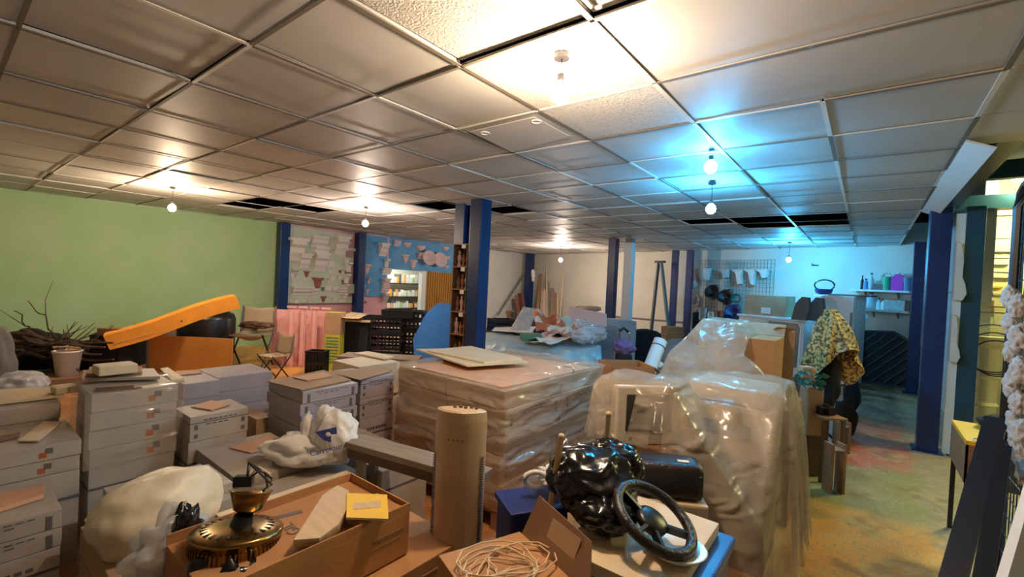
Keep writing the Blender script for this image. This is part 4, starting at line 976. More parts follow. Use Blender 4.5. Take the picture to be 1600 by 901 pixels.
drape('dust_sheet', 'large cloudy plastic sheet draped over the monitor, copier and boxes', 'plastic sheet', rects, DH, 'dust_sheet',
      lambda x, y: .76 if (x < -.72 and y < 2.7) or x < -1.15 else .10, s=1.25, steep=9, fold=.035, margin=.28, clip=lambda x, y: (x > -.66 and y > 3.55), seed=2)
# desk
t = thing('office_desk', 'desk under the plastic sheet carrying the old monitor', 'desk', (-.96, 2.62, 0))
g = B(); g.lohi((-.24, -.25, .72), (.24, .28, .745)); g.build('desktop', 'wood_mid', t)
for s in (-1, 1): g = B(); g.lohi((s * .22 - .015, -.23, 0), (s * .22 + .015, .26, .72)); g.build('side_panel', 'wood_dark', t)
# monitor, facing the camera
p = V(-.99, 2.50, .746); t = thing('crt_monitor', 'old beige tube monitor behind the cloudy plastic sheet', 'monitor', p, YAW + .12)
g = B(); g.lohi((-.18, -.13, .0), (.18, -.09, .32), bev=.012); g.lohi((-.165, -.09, .01), (.165, .0, .30), bev=.01)
g.build('bezel', 'crt_plastic', t)
g = B(); g.prism([(-.12, .05), (.12, .05), (.10, .26), (-.10, .26)], 0, .15); g.build('tube_housing', 'crt_plastic', t)
g = B(); g.box((0, -.129, .175), (.26, .012, .20), bev=.005); g.build('screen', 'screen_glass', t)
g = B(); g.cyl((-.1, -.134, .035), (-.1, -.128, .035), .012, seg=14); g.build('knob', 'grey_ink', t)
# copier-like machine
t = thing('photocopier', 'bulky beige office machine under the plastic sheet', 'office machine', (-.63, 3.10, 0))
g = B(); g.lohi((-.24, -.22, 0), (.24, .22, .62), bev=.01); g.build('cabinet', 'wood_dark', t)
g = B(); g.lohi((-.25, -.24, .63), (.25, .22, .94), bev=.03); g.build('body', 'beige_plastic', t)
g = B(); g.lohi((-.22, -.22, .945), (.24, .20, 1.04), bev=.03); g.build('lid', 'crt_plastic', t)
g = B(); g.lohi((-.2, -.245, .76), (.15, -.238, .84)); g.build('paper_slot', 'grey_ink', t)
g = B(); g.lohi((-.30, -.28, 0), (.30, .28, .80), bev=.01); tag(g.build('low_cupboard', 'wood_mid', None, (-.66, 3.92, 0)), 'cupboard under the boxes at the back of the plastic sheet', 'cupboard')
p = at(1150, 600, 3.9)
t = thing('brown_box', 'tall brown cardboard box with open top under the peak of the plastic sheet', 'cardboard box', (-.70, 3.95, .80))
g = B(); g.lohi((-.2, -.2, 0), (.2, .2, .46), bev=.004); g.build('body', 'card', t)
g = B(); g.slab([(-.2, .2, .46), (.2, .2, .46), (.2, .28, .55), (-.2, .28, .55)], .004); g.build('flap', 'card_pale', t)
a = at(1208, 600, 3.75)
t = thing('brown_box', 'upright brown box at the uncovered right edge of the plastic sheet', 'cardboard box', (a.x + .03, a.y, 0), YAW - .15)
g = B(); g.lohi((-.09, -.06, 0), (.09, .10, 1.30), bev=.004); g.build('body', 'card_pale', t)
g = B(); g.slab([(-.09, -.06, 1.30), (.05, -.06, 1.30), (.07, -.10, 1.335), (-.07, -.10, 1.335)], .004); g.build('flap', 'card', t)
a = at(1222, 535, 4.05)
t = thing('chair_back', 'dark grey curved chair back standing above the boxes under the sheet', 'chair', (a.x, a.y, 0), YAW)
g = B(); g.prism([(-.13, .95), (.13, .95), (.14, 1.30), (.12, 1.34), (-.14, 1.36)], -.02, .02); g.build('backrest', 'grey_dark_sheet', t)
for s in (-1, 1): g = B(); g.cyl((s * .09, 0, 0), (s * .09, 0, .95), .012); g.build('leg', 'black_steel', t)
g = B(); g.lohi((-.15, .02, .44), (.15, .36, .50), bev=.02); g.build('seat', 'grey_dark_sheet', t)
for s in (-1, 1): g = B(); g.cyl((s * .12, .33, 0), (s * .12, .33, .44), .012); g.build('leg', 'black_steel', t)
# open box between pallet and sheet
a = at(975, 615, 4.15); t = thing('brown_box', 'open empty brown box between the wrapped pallet and the plastic sheet', 'cardboard box', (a.x, a.y, 0), YAW + .15)
g = B(); w2, d2, hh = .20, .18, .90
g.lohi((-w2, -d2, 0), (w2, -d2 + .006, hh)); g.lohi((-w2, d2 - .006, 0), (w2, d2, hh)); g.lohi((-w2, -d2, 0), (-w2 + .006, d2, hh)); g.lohi((w2 - .006, -d2, 0), (w2, d2, hh)); g.lohi((-w2, -d2, 0), (w2, d2, .006)); g.build('body', 'card', t)
g = B(); g.slab([(w2, -d2, hh), (w2, d2, hh), (w2 + .09, d2, hh - .05), (w2 + .09, -d2, hh - .07)], .005); g.build('flap', 'card', t)
g = B(); g.lohi((-.17, -d2 - .002, hh - .12), (.20, -d2 - .0005, hh - .08)); g.build('tape', 'card_pale', t)

# ------------------------------------------------------------------ coat and small things along the aisle
a = at(1292, 600, 4.75)
t = thing('floral_cloth', 'gold and brown flowered cloth hanging over a dark stand', 'cloth', (a.x, a.y, 0), YAW)
def coat(u, v):
    an = u * 2 * PI; z = 1.44 - v * (.60 + .14 * math.sin(an * 2 + 1) + .1 * math.sin(an)); r_ = .04 + .20 * (v ** .62) * (1 + .16 * math.sin(an * 6 + v * 3) + .09 * math.sin(an * 11))
    return V(r_ * 1.15 * math.cos(an) + .03 * v, r_ * .8 * math.sin(an), z)
g = B(); g.sheet(coat, 120, 36); bmesh.ops.remove_doubles(g.bm, verts=g.bm.verts, dist=.0005); g.build('drapery', 'fabric_floral', t, smooth=True)
g = B(); g.blob((0, 0, 1.44), (.07, .05, .03), 3, .1); g.build('top_fold', 'fabric_floral', t, smooth=True)
t = thing('clothes_stand', 'dark stand with a black garment under the flowered cloth', 'stand', (a.x, a.y, 0), YAW)
g = B(); g.cyl((0, 0, .02), (0, 0, 1.38), .016); g.build('pole', 'black_steel', t)
for k in range(3): g = B(); g.bar((0, 0, .2), (.2 * math.cos(k * 2.1), .2 * math.sin(k * 2.1), .012), .02); g.build('foot', 'black_steel', t)
g = B(); g.blob((.02, 0, .72), (.10, .10, .34), 4, .1, 2, 6); g.build('garment', 'black_cloth', t, smooth=True)
a = at(1268, 640, 4.05); t = thing('planter_bag', 'yellowish paper sack of dark green leaves beside the sheet', 'sack', (a.x - .01, a.y + .05, 0), YAW)
g = B(); g.lohi((-.07, -.07, .35), (.07, .07, .78), bev=.02); g.build('sack', 'card_pale', t)
g = B()
for k in range(46):
    an = rr.uniform(0, 6.28); r_ = rr.uniform(.0, .09); z = .80 + rr.uniform(-.03, .10); q = V(r_ * math.cos(an), r_ * math.sin(an), z)
    g.slab([q, q + V(.03 * math.cos(an), .03 * math.sin(an), .03), q + V(.06 * math.cos(an + .3), .06 * math.sin(an + .3), .01), q + V(.03 * math.cos(an + .7), .03 * math.sin(an + .7), -.01)], .002)
g.build('foliage', 'foliage', t)
g = B(); g.lohi((-.08, -.08, 0), (.08, .08, .35), bev=.005); g.build('stand', 'wood_dark', t)
a = at(1255, 585, 4.35); g = B(); g.lohi((-.06, -.05, 0), (.06, .05, .12), bev=.02)
tag(g.build('orange_pouf', 'salmon_board', None, (a.x + .02, a.y + .02, .80), YAW), 'small orange box beside the flowered cloth', 'box')
g = B(); g.lohi((-.08, -.07, 0), (.08, .07, .80), bev=.005); tag(g.build('side_cabinet', 'wood_dark', None, (a.x + .02, a.y + .02, 0), YAW), 'narrow dark cabinet under the small orange box', 'cabinet')
a = at(1290, 655, 4.0); t = thing('small_table', 'small dark table with a camera-like black object at the aisle edge', 'table', (a.x, a.y, 0), YAW)
zt = .56
g = B(); g.lohi((-.10, -.12, zt - .02), (.11, .12, zt), bev=.004); g.build('tabletop', 'wood_mid', t)
for sx in (-1, 1):
    for sy in (-1, 1): g = B(); g.lohi((sx * .085 - .012, sy * .1 - .012, 0), (sx * .085 + .012, sy * .1 + .012, zt - .02)); g.build('leg', 'wood_dark', t)
g = B(); g.lohi((-.07, -.03, 0), (.07, .03, .07), bev=.01); g.cyl((0, -.03, .035), (0, -.07, .035), .028); g.lohi((-.02, -.02, .07), (.02, .02, .09)); tag(g.build('old_camera', 'black_plastic', None, (a.x, a.y, zt), YAW), 'black camera on the small dark table at the aisle edge', 'camera')
for k, (px, py, d, hh, lab) in enumerate([(1297, 720, 3.75, .30, 'slatted wooden crate end standing at the aisle edge, nearest the camera'), (1310, 665, 4.7, .22, 'small wooden crate end farther along the aisle edge')]):
    a = at(px, py, d); t = thing('wooden_rack', lab, 'wooden rack', (a.x + .03, a.y, 0), YAW)
    for s in (-1, 1): g = B(); g.lohi((s * .05 - .01, -.05, 0), (s * .05 + .01, .05, hh + .1)); g.build('side', 'wood_mid', t)
    for j in range(4): g = B(); g.lohi((-.04, -.05 + j * .028, hh + .05), (.04, -.035 + j * .028, hh + .06)); g.build('slat', 'wood_pale', t)
a = at(1322, 600, 5.6)
for k in range(3):
    g = B(); hh = [.42, .30, .5][k]; g.blob((0, 0, hh * .5), (.10, .09, hh * .5), 3, .15, 2, 31 + k); q = at([1325, 1318, 1330][k], 620, [5.2, 5.7, 6.3][k])
    tag(g.build('dark_bundle', 'black_cloth', None, (q.x, q.y, 0), 0, smooth=True), ['nearest dark bundle on the floor behind the flowered cloth', 'middle dark bundle behind the flowered cloth', 'farthest dark bundle before the white cabinet'][k], 'bundle')

# ------------------------------------------------------------------ back wall, cold lit side
def backthing(name, label, cat, px, py, off, z=None): 
    p = onback(px, py, off); return thing(name, label, cat, (p.x, p.y, p.z if z is None else z), BANG)
gl = onback(1090, 470, .04); gr_ = onback(1211, 405, .04); W_ = (V(gr_.x, gr_.y, 0) - V(gl.x, gl.y, 0)).length
t = thing('wire_grid', 'white wire grid panel with brackets hung on the cold lit back wall', 'wire grid', (gl.x, gl.y, 0), BANG)
z0, z1 = onback(1150, 500, .04).z, onback(1150, 406, .04).z
g = B()
for k in range(25): x = W_ * k / 24; g.lohi((x - .003, -.003, z0), (x + .003, .003, z1))
g.build('vertical_wires', 'grey_steel', t)
g = B()
for k in range(17): z = z0 + (z1 - z0) * k / 16; g.lohi((0, -.008, z - .003), (W_, -.002, z + .003))
g.build('horizontal_wires', 'grey_steel', t)
G3 = 'plaster brackets on the wire grid'
for k, (px, lab) in enumerate([(1128, 'first plaster bracket from the left on the wire grid'), (1149, 'second plaster bracket on the wire grid, the longest'), (1169, 'third plaster bracket on the wire grid, with a curved tail'), (1188, 'rightmost plaster bracket on the wire grid')]):
    p = onback(px + 6, 432, .05); g = B()
    g.prism([(-.14, .16), (.10, .16), (.10, .10), (.08, 0), (.10, [-.02, -.17, -.2, -.02][k]), (.02, [-.04, -.19, -.17, -.04][k]), (-.02, 0), (-.05, .10), (-.13, .13)], -.12, 0)
    o = g.build('plaster_bracket', 'plaster', None, p, BANG); tag(o, lab, 'bracket', G3)
p = onback(1100, 440, .14); g = B(); g.lathe([(.05, 0), (.13, .06), (.16, .18), (.17, .30), (.18, .34)], seg=20, sy=.6); tag(g.build('ribbed_vase', 'plaster', None, p, BANG), 'white ribbed wall vase at the left end of the wire grid', 'vase')
p = onback(1085, 447, .06); g = B(); g.blob((0, 0, .1), (.10, .05, .18), 3, .15); tag(g.build('grey_mask', 'plaster_grey', None, p, BANG, smooth=True), 'grey shell cast left of the white ribbed vase', 'plaster cast')
for k, (px, py, s, lab) in enumerate([(1115, 458, 1, 'black rubber bucket, upper left of the three hanging below the wire grid'), (1135, 466, 1, 'black rubber bucket, middle of the three hanging below the wire grid'), (1147, 490, 1.05, 'dark navy bucket, lowest of the three below the wire grid')]):
    p = onback(px, py, .30); t = thing('hanging_bucket', lab, 'bucket', p, BANG, 'buckets hung below the wire grid')
    g = B(); g.lathe([(.09, -.12), (.13, -.08), (.165, .10), (.175, .12), (.15, .12), (.1, -.06)], seg=20); o = g.build('bucket', 'black_plastic' if k < 2 else 'navy_plastic', t, smooth=True); o.rotation_euler.x = 1.1; o.scale = (s,) * 3
    g = B(); g.tube([(-.12, .05, .10), (-.08, .1, .19), (0, .14, .22), (.08, .1, .19), (.12, .05, .10)], .008, 6); g.build('handle', 'black_plastic', t)
    g = B(); g.tube([(0, .14, .22), (0, .28, .25)], .004, 6); g.build('hook', 'grey_steel', t)
p = onback(1153, 466, .25); g = B()
for k in range(5): g.tube([((.11 - .01 * k) * math.cos(a_), .012 * k - .1, (.11 - .01 * k) * math.sin(a_)) for a_ in [2 * PI * j / 20 for j in range(20)]], .008, 6, True)
tag(g.build('coiled_hose', 'foliage', None, p, BANG), 'coiled green hose hung right of the buckets', 'hose')
# desk-like chest with brown box
pf = onback(1215, 520, .9); t = thing('chest_of_drawers', 'pale chest under the wide brown box at the back', 'chest', (pf.x - .05, pf.y, 0), BANG)
zc = at(1215, 497, 8.6).z; g = B(); g.lohi((-.62, -.25, 0), (.62, .25, zc - .04)); g.build('carcass', 'white_panel', t)
g = B(); g.lohi((-.66, -.28, zc - .04), (.66, .28, zc), bev=.006); g.build('top', 'white_panel', t)
for k in range(3): g = B(); g.lohi((-.58, -.262, .15 + k * .28), (.58, -.25, .40 + k * .28)); d_ = g.build('drawer', 'white_panel', t); g = B(); g.lohi((-.1, -.28, .27 + k * .28), (.1, -.262, .29 + k * .28)); g.build('handle', 'grey_steel', d_)
g = B()
for k in range(14): g.box((-.45 + k * .07, -.266, zc - .18 + .012 * math.sin(k * 1.7)), (.03, .004, .05), ry=.5 * math.sin(k))
g.build('scribbled_pattern', 'grey_ink', t)
b1 = at(1201, 477, 8.6); t2 = thing('brown_box', 'wide brown box with a white label on the pale chest', 'cardboard box', (t.location.x - .12, t.location.y - .02, zc), BANG)
g = B(); g.lohi((-.40, -.2, 0), (.40, .2, .42), bev=.005); g.build('body', 'card_pale', t2)
g = B(); g.lohi((-.07, -.204, .05), (.11, -.2, .17)); g.build('white_label', 'paper', t2)
for k in (-1, 1): g = B(); g.cyl((k * .18, -.203, .37), (k * .18, -.2, .37), .02); g.build('round_mark', 'card', t2)
for k, (px, lab) in enumerate([(1250, 'left grey bag with printed bands leaning on the pale chest'), (1272, 'right grey bag leaning against the white cabinet')]):
    p = at(px, 499, 8.35); g = B(); g.prism([(-.13, 0), (.10, 0), (.16, .22), (.13, .42), (.03, .43), (-.07, .3)], -.06, .06); o = g.build('grey_bag', 'grey_cloth', None, (p.x, p.y, zc), BANG); tag(o, lab, 'bag', 'grey bags on the chest')
pf = onback(1312, 520, .8); t = thing('white_cabinet', 'tall white fridge-like cabinet carrying a flat board at the back', 'cabinet', (pf.x, pf.y, 0), BANG)
zf = at(1312, 461, 8.5).z
g = B(); g.lohi((-.36, -.3, 0.02), (.30, .3, zf - .01), bev=.01); g.build('body', 'white_panel', t)
g = B(); g.lohi((-.35, -.33, .08), (.29, -.302, zf - .03), bev=.01); d_ = g.build('door', 'white_panel', t)
g = B(); g.lohi((.25, -.36, zf - .55), (.27, -.33, zf - .30)); g.build('handle', 'grey_steel', d_)
g = B(); g.lohi((-.34, -.28, 0), (.28, .28, .02)); g.build('plinth', 'black_plastic', t)
g = B(); g.lohi((-.30, -.2, 0), (.34, .2, .03)); tag(g.build('dark_board', 'wood_dark', None, (t.location.x + .14, t.location.y, zf - .01), BANG), 'dark flat board on top of the white cabinet', 'board')
p = at(1287, 452, 8.4); t3 = thing('blue_headset', 'black and blue hoop with a clear bowl on the white cabinet', 'hoop', (p.x, p.y, zf), BANG)
g = B(); g.tube([(.16 * math.cos(a_), .02, .17 + .10 * math.sin(a_)) for a_ in [2 * PI * j / 28 for j in range(28)]], .013, 8, True); g.build('hoop', 'black_plastic', t3)
g = B(); g.lathe([(.08, 0), (.13, .03), (.15, .10), (.14, .10)], seg=24, sy=.6); g.build('blue_bowl', 'blue_plastic', t3)
p = onback(1273, 413, .02); g = B(); g.prism([(-.05, .03), (-.03, .0), (.07, -.01), (.07, -.03), (-.05, -.03)], -.02, 0); tag(g.build('coat_hook', 'black_steel', None, p, BANG), 'small dark hook high on the blue lit wall', 'hook')
# wall shelves with bottles
for k, (y, x0, x1, lab) in enumerate([(453, 1331, 1424, 'upper white wall shelf with the coloured bottles'), (484, 1343, 1423, 'lower white wall shelf with pale bottles')]):
    a, c_ = onback(x0, y, .15), onback(x1, y, .15); L_ = (c_ - a).length; z = (a.z + c_.z) / 2
    t = thing('bracket_shelf', lab, 'shelf', (a.x, a.y, 0), BANG)
    g = B(); g.lohi((0, -.16, z - .035), (L_, .14, z)); g.build('board', 'white_panel', t)
    for q in (.2, L_ - .2): g = B(); g.prism([(0, 0), (-.13, 0), (0, -.12)], -.01, .01, Matrix.Translation((q, .13, z - .035)) @ Matrix.Rotation(PI / 2, 4, 'Z')); g.build('bracket', 'grey_steel', t)
    if k == 0: zs1, o1 = z, a
    else: zs2, o2 = z, a
def bottle(px, zb, w_, h_, m, label, shape='bottle', name=None, cat=None, group=None):
    p = onback(px, 460, .16); g = B(); r_ = w_ / 2
    nm = name or shape
    t = thing(nm, label, cat or nm.replace('_', ' '), (p.x, p.y, zb), BANG, group)
    if shape == 'bottle':
        g.lathe([(r_ * .9, 0), (r_, .01), (r_, h_ * .62), (r_ * .35, h_ * .78), (r_ * .33, h_ * .9)], seg=14); g.build('body', m, t, smooth=True)
        g = B(); g.cyl((0, 0, h_ * .9), (0, 0, h_), r_ * .42, seg=12); g.build('cap', 'black_plastic', t)
    elif shape == 'jug':
        g.prism([(-r_, 0), (r_, 0), (r_, h_ * .7), (r_ * .3, h_ * .92), (-r_ * .3, h_ * .92), (-r_, h_ * .7)], -.07, .07); g.build('body', m, t)
        g = B(); g.cyl((0, 0, h_ * .92), (0, 0, h_), .025, seg=12); g.build('cap', 'white_plastic', t)
    elif shape == 'tub':
        g.lathe([(r_ * .85, 0), (r_, h_ * .94), (r_ * 1.04, h_ * .94), (r_ * 1.04, h_)], seg=18); g.build('body', m, t, smooth=False)
        g = B(); g.tube([(-r_, 0, h_ * .9), (-r_ * .5, -.02, h_ * 1.25), (r_ * .5, -.02, h_ * 1.25), (r_, 0, h_ * .9)], .006, 6); g.build('handle', 'grey_steel', t)
    return t
bottle(1346, zs1, .05, .27, 'black_plastic', 'thin black bottle, leftmost on the upper shelf')
bottle(1352, zs1, .09, .21, 'blue_grey_plastic', 'dark blue bottle second from the left on the upper shelf')
bottle(1360, zs1, .09, .32, 'clear_plastic', 'tall clear spray bottle on the upper shelf')
p = onback(1371, 460, .16); g = B(); g.prism([(-.10, 0), (.10, 0), (.10, .11), (-.06, .11)], -.06, .06); tag(g.build('grey_block', 'grey_cloth', None, (p.x, p.y, zs1), BANG), 'low grey green packet between the clear bottle and the green tub', 'packet')
bottle(1385, zs1, .17, .25, 'green_plastic', 'bright green tub on the upper shelf', 'tub')
bottle(1402, zs1, .17, .33, 'magenta_plastic', 'magenta jug with a pointed shoulder on the upper shelf', 'jug')
bottle(1417, zs1, .17, .24, 'blue_grey_plastic', 'blue grey tub at the right end of the upper shelf', 'tub')
bottle(1349, zs2, .08, .2, 'foliage', 'dark green bottle at the left of the lower shelf')
bottle(1361, zs2, .17, .32, 'clear_plastic', 'big round clear bottle on the lower shelf')
bottle(1374, zs2, .08, .22, 'white_plastic', 'white bottle in the middle of the lower shelf')
bottle(1381, zs2, .07, .20, 'white_plastic', 'slimmer white bottle right of the middle of the lower shelf')
p = onback(1399, 480, .16); g = B(); g.lohi((-.15, -.09, 0), (.15, .09, .18), bev=.005); g.lohi((-.155, -.095, .14), (.155, .095, .19)); tag(g.build('grey_case', 'plaster_grey', None, (p.x, p.y, zs2), BANG), 'pale lidded box on the lower shelf', 'box')
p = onback(1415, 480, .16); g = B(); g.lohi((-.07, -.08, 0), (.07, .08, .2), bev=.005); tag(g.build('dark_case', 'wood_dark', None, (p.x, p.y, zs2), BANG), 'dark box at the right end of the lower shelf', 'box')
# slatted panel leaning under the shelves
A0, A1, A2, A3 = onback(1345, 530, .12), onback(1372, 524, .10), onback(1428, 560, .10), onback(1345, 600, .5)
t = thing('slatted_panel', 'dark teal slatted panel with a slanting top leaning on the wall under the shelves', 'panel', (A0.x, A0.y, 0), BANG)
g = B(); Wp = 1.25
pts_ = [(-.1, .02), (Wp, .02), (Wp, .55), (.5, 1.0), (-.1, .95)]
g2 = B(); g2.prism(pts_, -.02, .0, Matrix.Rotation(-.09, 4, 'X') @ Matrix.Translation((0, -.08, 0))); g2.build('shade_backing', 'teal_shade', t)  # added solid plate, its dark colour stands in for the shelves' shadow
for p, q in zip(pts_, pts_[1:] + pts_[:1]): g.bar((p[0], -.12 + p[1] * .09, p[1]), (q[0], -.12 + q[1] * .09, q[1]), .05, .03)
g.build('frame', 'teal_steel', t)
for k in range(11):
    x0 = -.6 + k * .17; pa_ = V(x0, 0, .05); pb_ = V(x0 + .85, 0, .95)
    # clip the slat to the outline
    def inside(x, z): return -.08 < x < Wp - .02 and .05 < z < (.97 if x < .5 else 1.0 - (x - .5) * .6)
    ps = [pa_.lerp(pb_, j / 40) for j in range(41)]; ps = [p for p in ps if inside(p.x, p.z)]
    if len(ps) > 3: g = B(); g.bar((ps[0].x, -.150 + ps[0].z * .09, ps[0].z), (ps[-1].x, -.150 + ps[-1].z * .09, ps[-1].z), .05, .014); g.build('slat', 'teal_slat', t)
# black metal shelf and plaster frames left of chest
p = onback(1110, 520, .5); t = thing('metal_shelf', 'low black metal shelf of casts under the hanging buckets', 'shelf', (p.x, p.y, 0), BANG)
for s in (-1, 1):
    g = B(); g.lohi((s * .38 - .015, -.15, 0), (s * .38 + .015, .15, 1.05)); g.build('upright', 'black_steel', t)
for z in (.2, .55, .85): g = B(); g.lohi((-.38, -.15, z), (.38, .15, z + .025)); g.build('shelf_board', 'black_steel', t)
for k, (x, z, m, w_, h_) in enumerate([(-.22, .875, 'plaster_grey', .16, .3), (.0, .875, 'plaster', .14, .22), (.2, .875, 'terracotta', .14, .26), (-.15, .575, 'plaster_grey', .3, .2), (.18, .575, 'white_panel', .24, .16)]):
    q = t.location + Matrix.Rotation(BANG, 3, 'Z') @ V(x, 0, z); g = B(); g.lohi((-w_ / 2, -.04, 0), (w_ / 2, .04, .02)); g.lohi((-w_ / 2, -.04, h_ - .02), (w_ / 2, .04, h_)); g.lohi((-w_ / 2, -.04, 0), (-w_ / 2 + .025, .04, h_)); g.lohi((w_ / 2 - .025, -.04, 0), (w_ / 2, .04, h_)); g.lohi((-w_ / 2, .03, 0), (w_ / 2, .04, h_))
    tag(g.build('shadow_box', m, None, q, BANG), ['tall grey', 'small white', 'reddish', 'wide grey', 'plain pale'][k] + ' shadow box on the black metal shelf under the buckets', 'box')
for k, (px, py, lab) in enumerate([(1088, 470, 'upper ornate grey cast on the wall beside the right thin post'), (1090, 490, 'lower square framed cast beside the right thin post')]):
    p = onback(px, py, .05); g = B(); g.tube([(.08 * math.cos(a_), 0, .13 * math.sin(a_)) for a_ in [2 * PI * j / 16 for j in range(16)]], .03, 6, True); tag(g.build('frame_cast', 'plaster_grey', None, p, BANG), lab, 'plaster cast')
# conduit on the wall
g = B(); a, c_ = onback(960, 494, .03), onback(1068, 503, .03); cc = (a + c_) / 2; g.tube([a - cc, c_ - cc], .018, 8); tag(g.build('conduit_pipe', 'grey_steel', None, cc), 'thin horizontal pipe along the white back wall', 'pipe')

# ------------------------------------------------------------------ far white corner
def lean(name, label, cat, p0, p1, w_, th, m, group=None):
    p0 = Vector(p0); p1 = Vector(p1); g = B(); g.bar(V(0, 0, 0), p1 - p0, w_, th); return tag(g.build(name, m, None, p0), label, cat, group)
d0 = onx(828, 415, -9.75); d1 = onx(778, 492, -9.70)
lean('diagonal_strut', 'grey diagonal strut against the white wall left of the corner post', 'strut', d1, d0, .05, .03, 'grey_steel')
for k, (x0, y0, x1, y1, wdt, m, lab) in enumerate([
  (838, 505, 845, 428, .10, 'wood_mid', 'brown plank leaning just right of the corner post'),
  (845, 505, 848, 455, .10, 'wood_pale', 'short pale plank in the white corner'), (850, 505, 852, 452, .12, 'plaster_pink', 'pink edged short plank in the white corner'),
  (855, 505, 854, 415, .05, 'wood_pale', 'tallest thin pale batten in the white corner'), (858, 505, 857, 440, .05, 'wood_grey', 'grey batten beside the tallest one'),
  (863, 505, 863, 450, .12, 'wood_grey', 'grey board in the white corner'), (868, 505, 868, 457, .10, 'wood_mid', 'brown board right of the grey one'),
  (872, 505, 871, 458, .05, 'wood_pale', 'cream batten right of the brown board'), (874, 505, 881, 425, .04, 'wood_pale', 'long slanting batten, rightmost in the white corner')]):
    a = onback(x0, y0, .55); c_ = onback(x1, y1, .12); a = V(a.x, a.y, .02); lean('plank', lab, 'plank', a, c_, wdt, .03, m, 'timber leaning in the white corner')
for k, (x0, y1, m) in enumerate([(812, 463, 'terracotta'), (817, 458, 'wood_dark'), (822, 455, 'terracotta')]):
    a = onx(x0, y1, -9.55); lean('plank', ['outermost', 'middle', 'innermost'][k] + ' reddish board leaning left of the corner post', 'plank', (-9.45, a.y, .02), (-9.7, a.y, a.z), .16, .03, m, 'reddish boards by the corner post')
g = B(); 
for k in range(3): g.blob((.01 * k, 0, -.12 * k), (.05, .10 - .02 * k, .09), 3, .25, 3, k)
p = onx(832, 425, -9.2); tag(g.build('white_rag', 'bag_white', None, (-9.17, p.y, p.z), 0, smooth=True), 'white rag tied on the post in the far corner', 'rag')
def crate(name, label, p, rz, w_, d_, h_, m='black_plastic', group=None):
    t = thing(name, label, 'crate', p, rz, group); g = B()
    for s in (-1, 1):
        for k in range(3): z = .02 + k * (h_ - .04) / 2; g.box((0, s * d_ / 2, z), (w_, .02, .045)); g.box((s * w_ / 2, 0, z), (.02, d_, .045))
        for j in range(6): x = -w_ / 2 + w_ * j / 5; g.box((x, s * d_ / 2, h_ / 2), (.025, .018, h_)); y = -d_ / 2 + d_ * j / 5; g.box((s * w_ / 2, y, h_ / 2), (.018, .025, h_))
    g.box((0, 0, .01), (w_, d_, .02)); g.build('basket', m, t)
    g = B(); g.box((0, 0, h_), (w_ + .03, d_ + .03, .02)); 
    g.bm.free(); g = B()
    for s in (-1, 1): g.box((0, s * d_ / 2, h_), (w_ + .03, .035, .025)); g.box((s * w_ / 2, 0, h_), (.035, d_ + .03, .025))
    g.build('rim', m, t); return t
t = crate('plastic_crate', 'black crate behind the crumpled orange poster', (at(880, 495, 9.3).x, at(880, 495, 9.3).y, .55), YAW, .55, .35, .30)
g = B(); g.lohi((-.5, -.3, 0), (.5, .3, .545)); q = at(872, 495, 9.3); tag(g.build('work_table', 'wood_dark', None, (q.x, q.y, 0), YAW), 'dark bench under the two black crates in the far area', 'bench')
q = at(848, 490, 9.2); crate('plastic_crate', 'dark blue crate left of the black crate in the far area', (q.x, q.y, .55), YAW, .3, .35, .32, 'navy_plastic')
q = at(786, 500, 7.9); t = crate('plastic_crate', 'greenish black open crate by the central pair of posts', (q.x, q.y, .72), YAW + .5, .42, .32, .2)
g = B(); g.lohi((-.4, -.3, 0), (.4, .3, .715)); tag(g.build('dark_chest', 'wood_dark', None, (q.x + .1, q.y, 0), YAW + .5), 'dark chest under the greenish black crate', 'chest')
q = at(797, 492, 8.6); g = B(); g.lathe([(.08, 0), (.09, .05), (.06, .2), (.09, .3), (.05, .32)], seg=14); tag(g.build('brown_pot', 'wood_mid', None, (q.x, q.y, .72)), 'small brown pot behind the greenish crate', 'pot')
g = B(); g.lohi((-.2, -.2, 0), (.2, .2, .715)); tag(g.build('dark_pedestal', 'wood_dark', None, (q.x, q.y, 0), YAW), 'dark pedestal under the small brown pot', 'pedestal')
q = at(815, 500, 7.4); g = B(); g.prism([(-.18, 0), (.12, 0), (.24, .36), (.02, .38)], -.12, .12); tag(g.build('foam_wedge', 'plaster_grey', None, (q.x, q.y, .80), YAW), 'pale grey wedge leaning by the white corner', 'wedge')
# big sheet-covered table in the middle distance
DHT = (-4.75, -2.85, 4.75, 5.75); zt = .76
drape('grey_cover', 'blue grey plastic cover over the long table behind the wrapped pallet', 'plastic cover', [(-3.8, 5.25, .95, .5, zt)], DHT, 'grey_sheet', .05, step=.05, s=1, steep=8, fold=.03, margin=.22, seed=11)
t = thing('long_table', 'long table under the blue grey plastic cover', 'table', (-3.8, 5.25, 0))
g = B(); g.lohi((-.86, -.42, .66), (.86, .42, .70)); g.build('tabletop', 'wood_mid', t)
for sx in (-1, 1):
    for sy in (-1, 1): g = B(); g.lohi((sx * .78 - .03, sy * .35 - .03, 0), (sx * .78 + .03, sy * .35 + .03, .66)); g.build('leg', 'wood_mid', t)
def paper_sheet(label, px4, z, m, lift=.05, seed=1, name='paper_sheet', cat='paper', dlist=None):
    ps = [at(*p) for p in px4] if dlist else [onz(*p, z) for p in px4]
    c_ = sum(ps, Vector()) / 4; g = B()
    g.sheet(lambda u, v: (ps[0] * (1 - u) * (1 - v) + ps[1] * u * (1 - v) + ps[2] * u * v + ps[3] * (1 - u) * v) - c_ + V(0, 0, .03 + lift * noise.noise(V(u * 4, v * 4, seed)) + lift * .6), 16, 16)
    return tag(g.build(name, m, None, c_, smooth=False, solid=.003), label, cat)
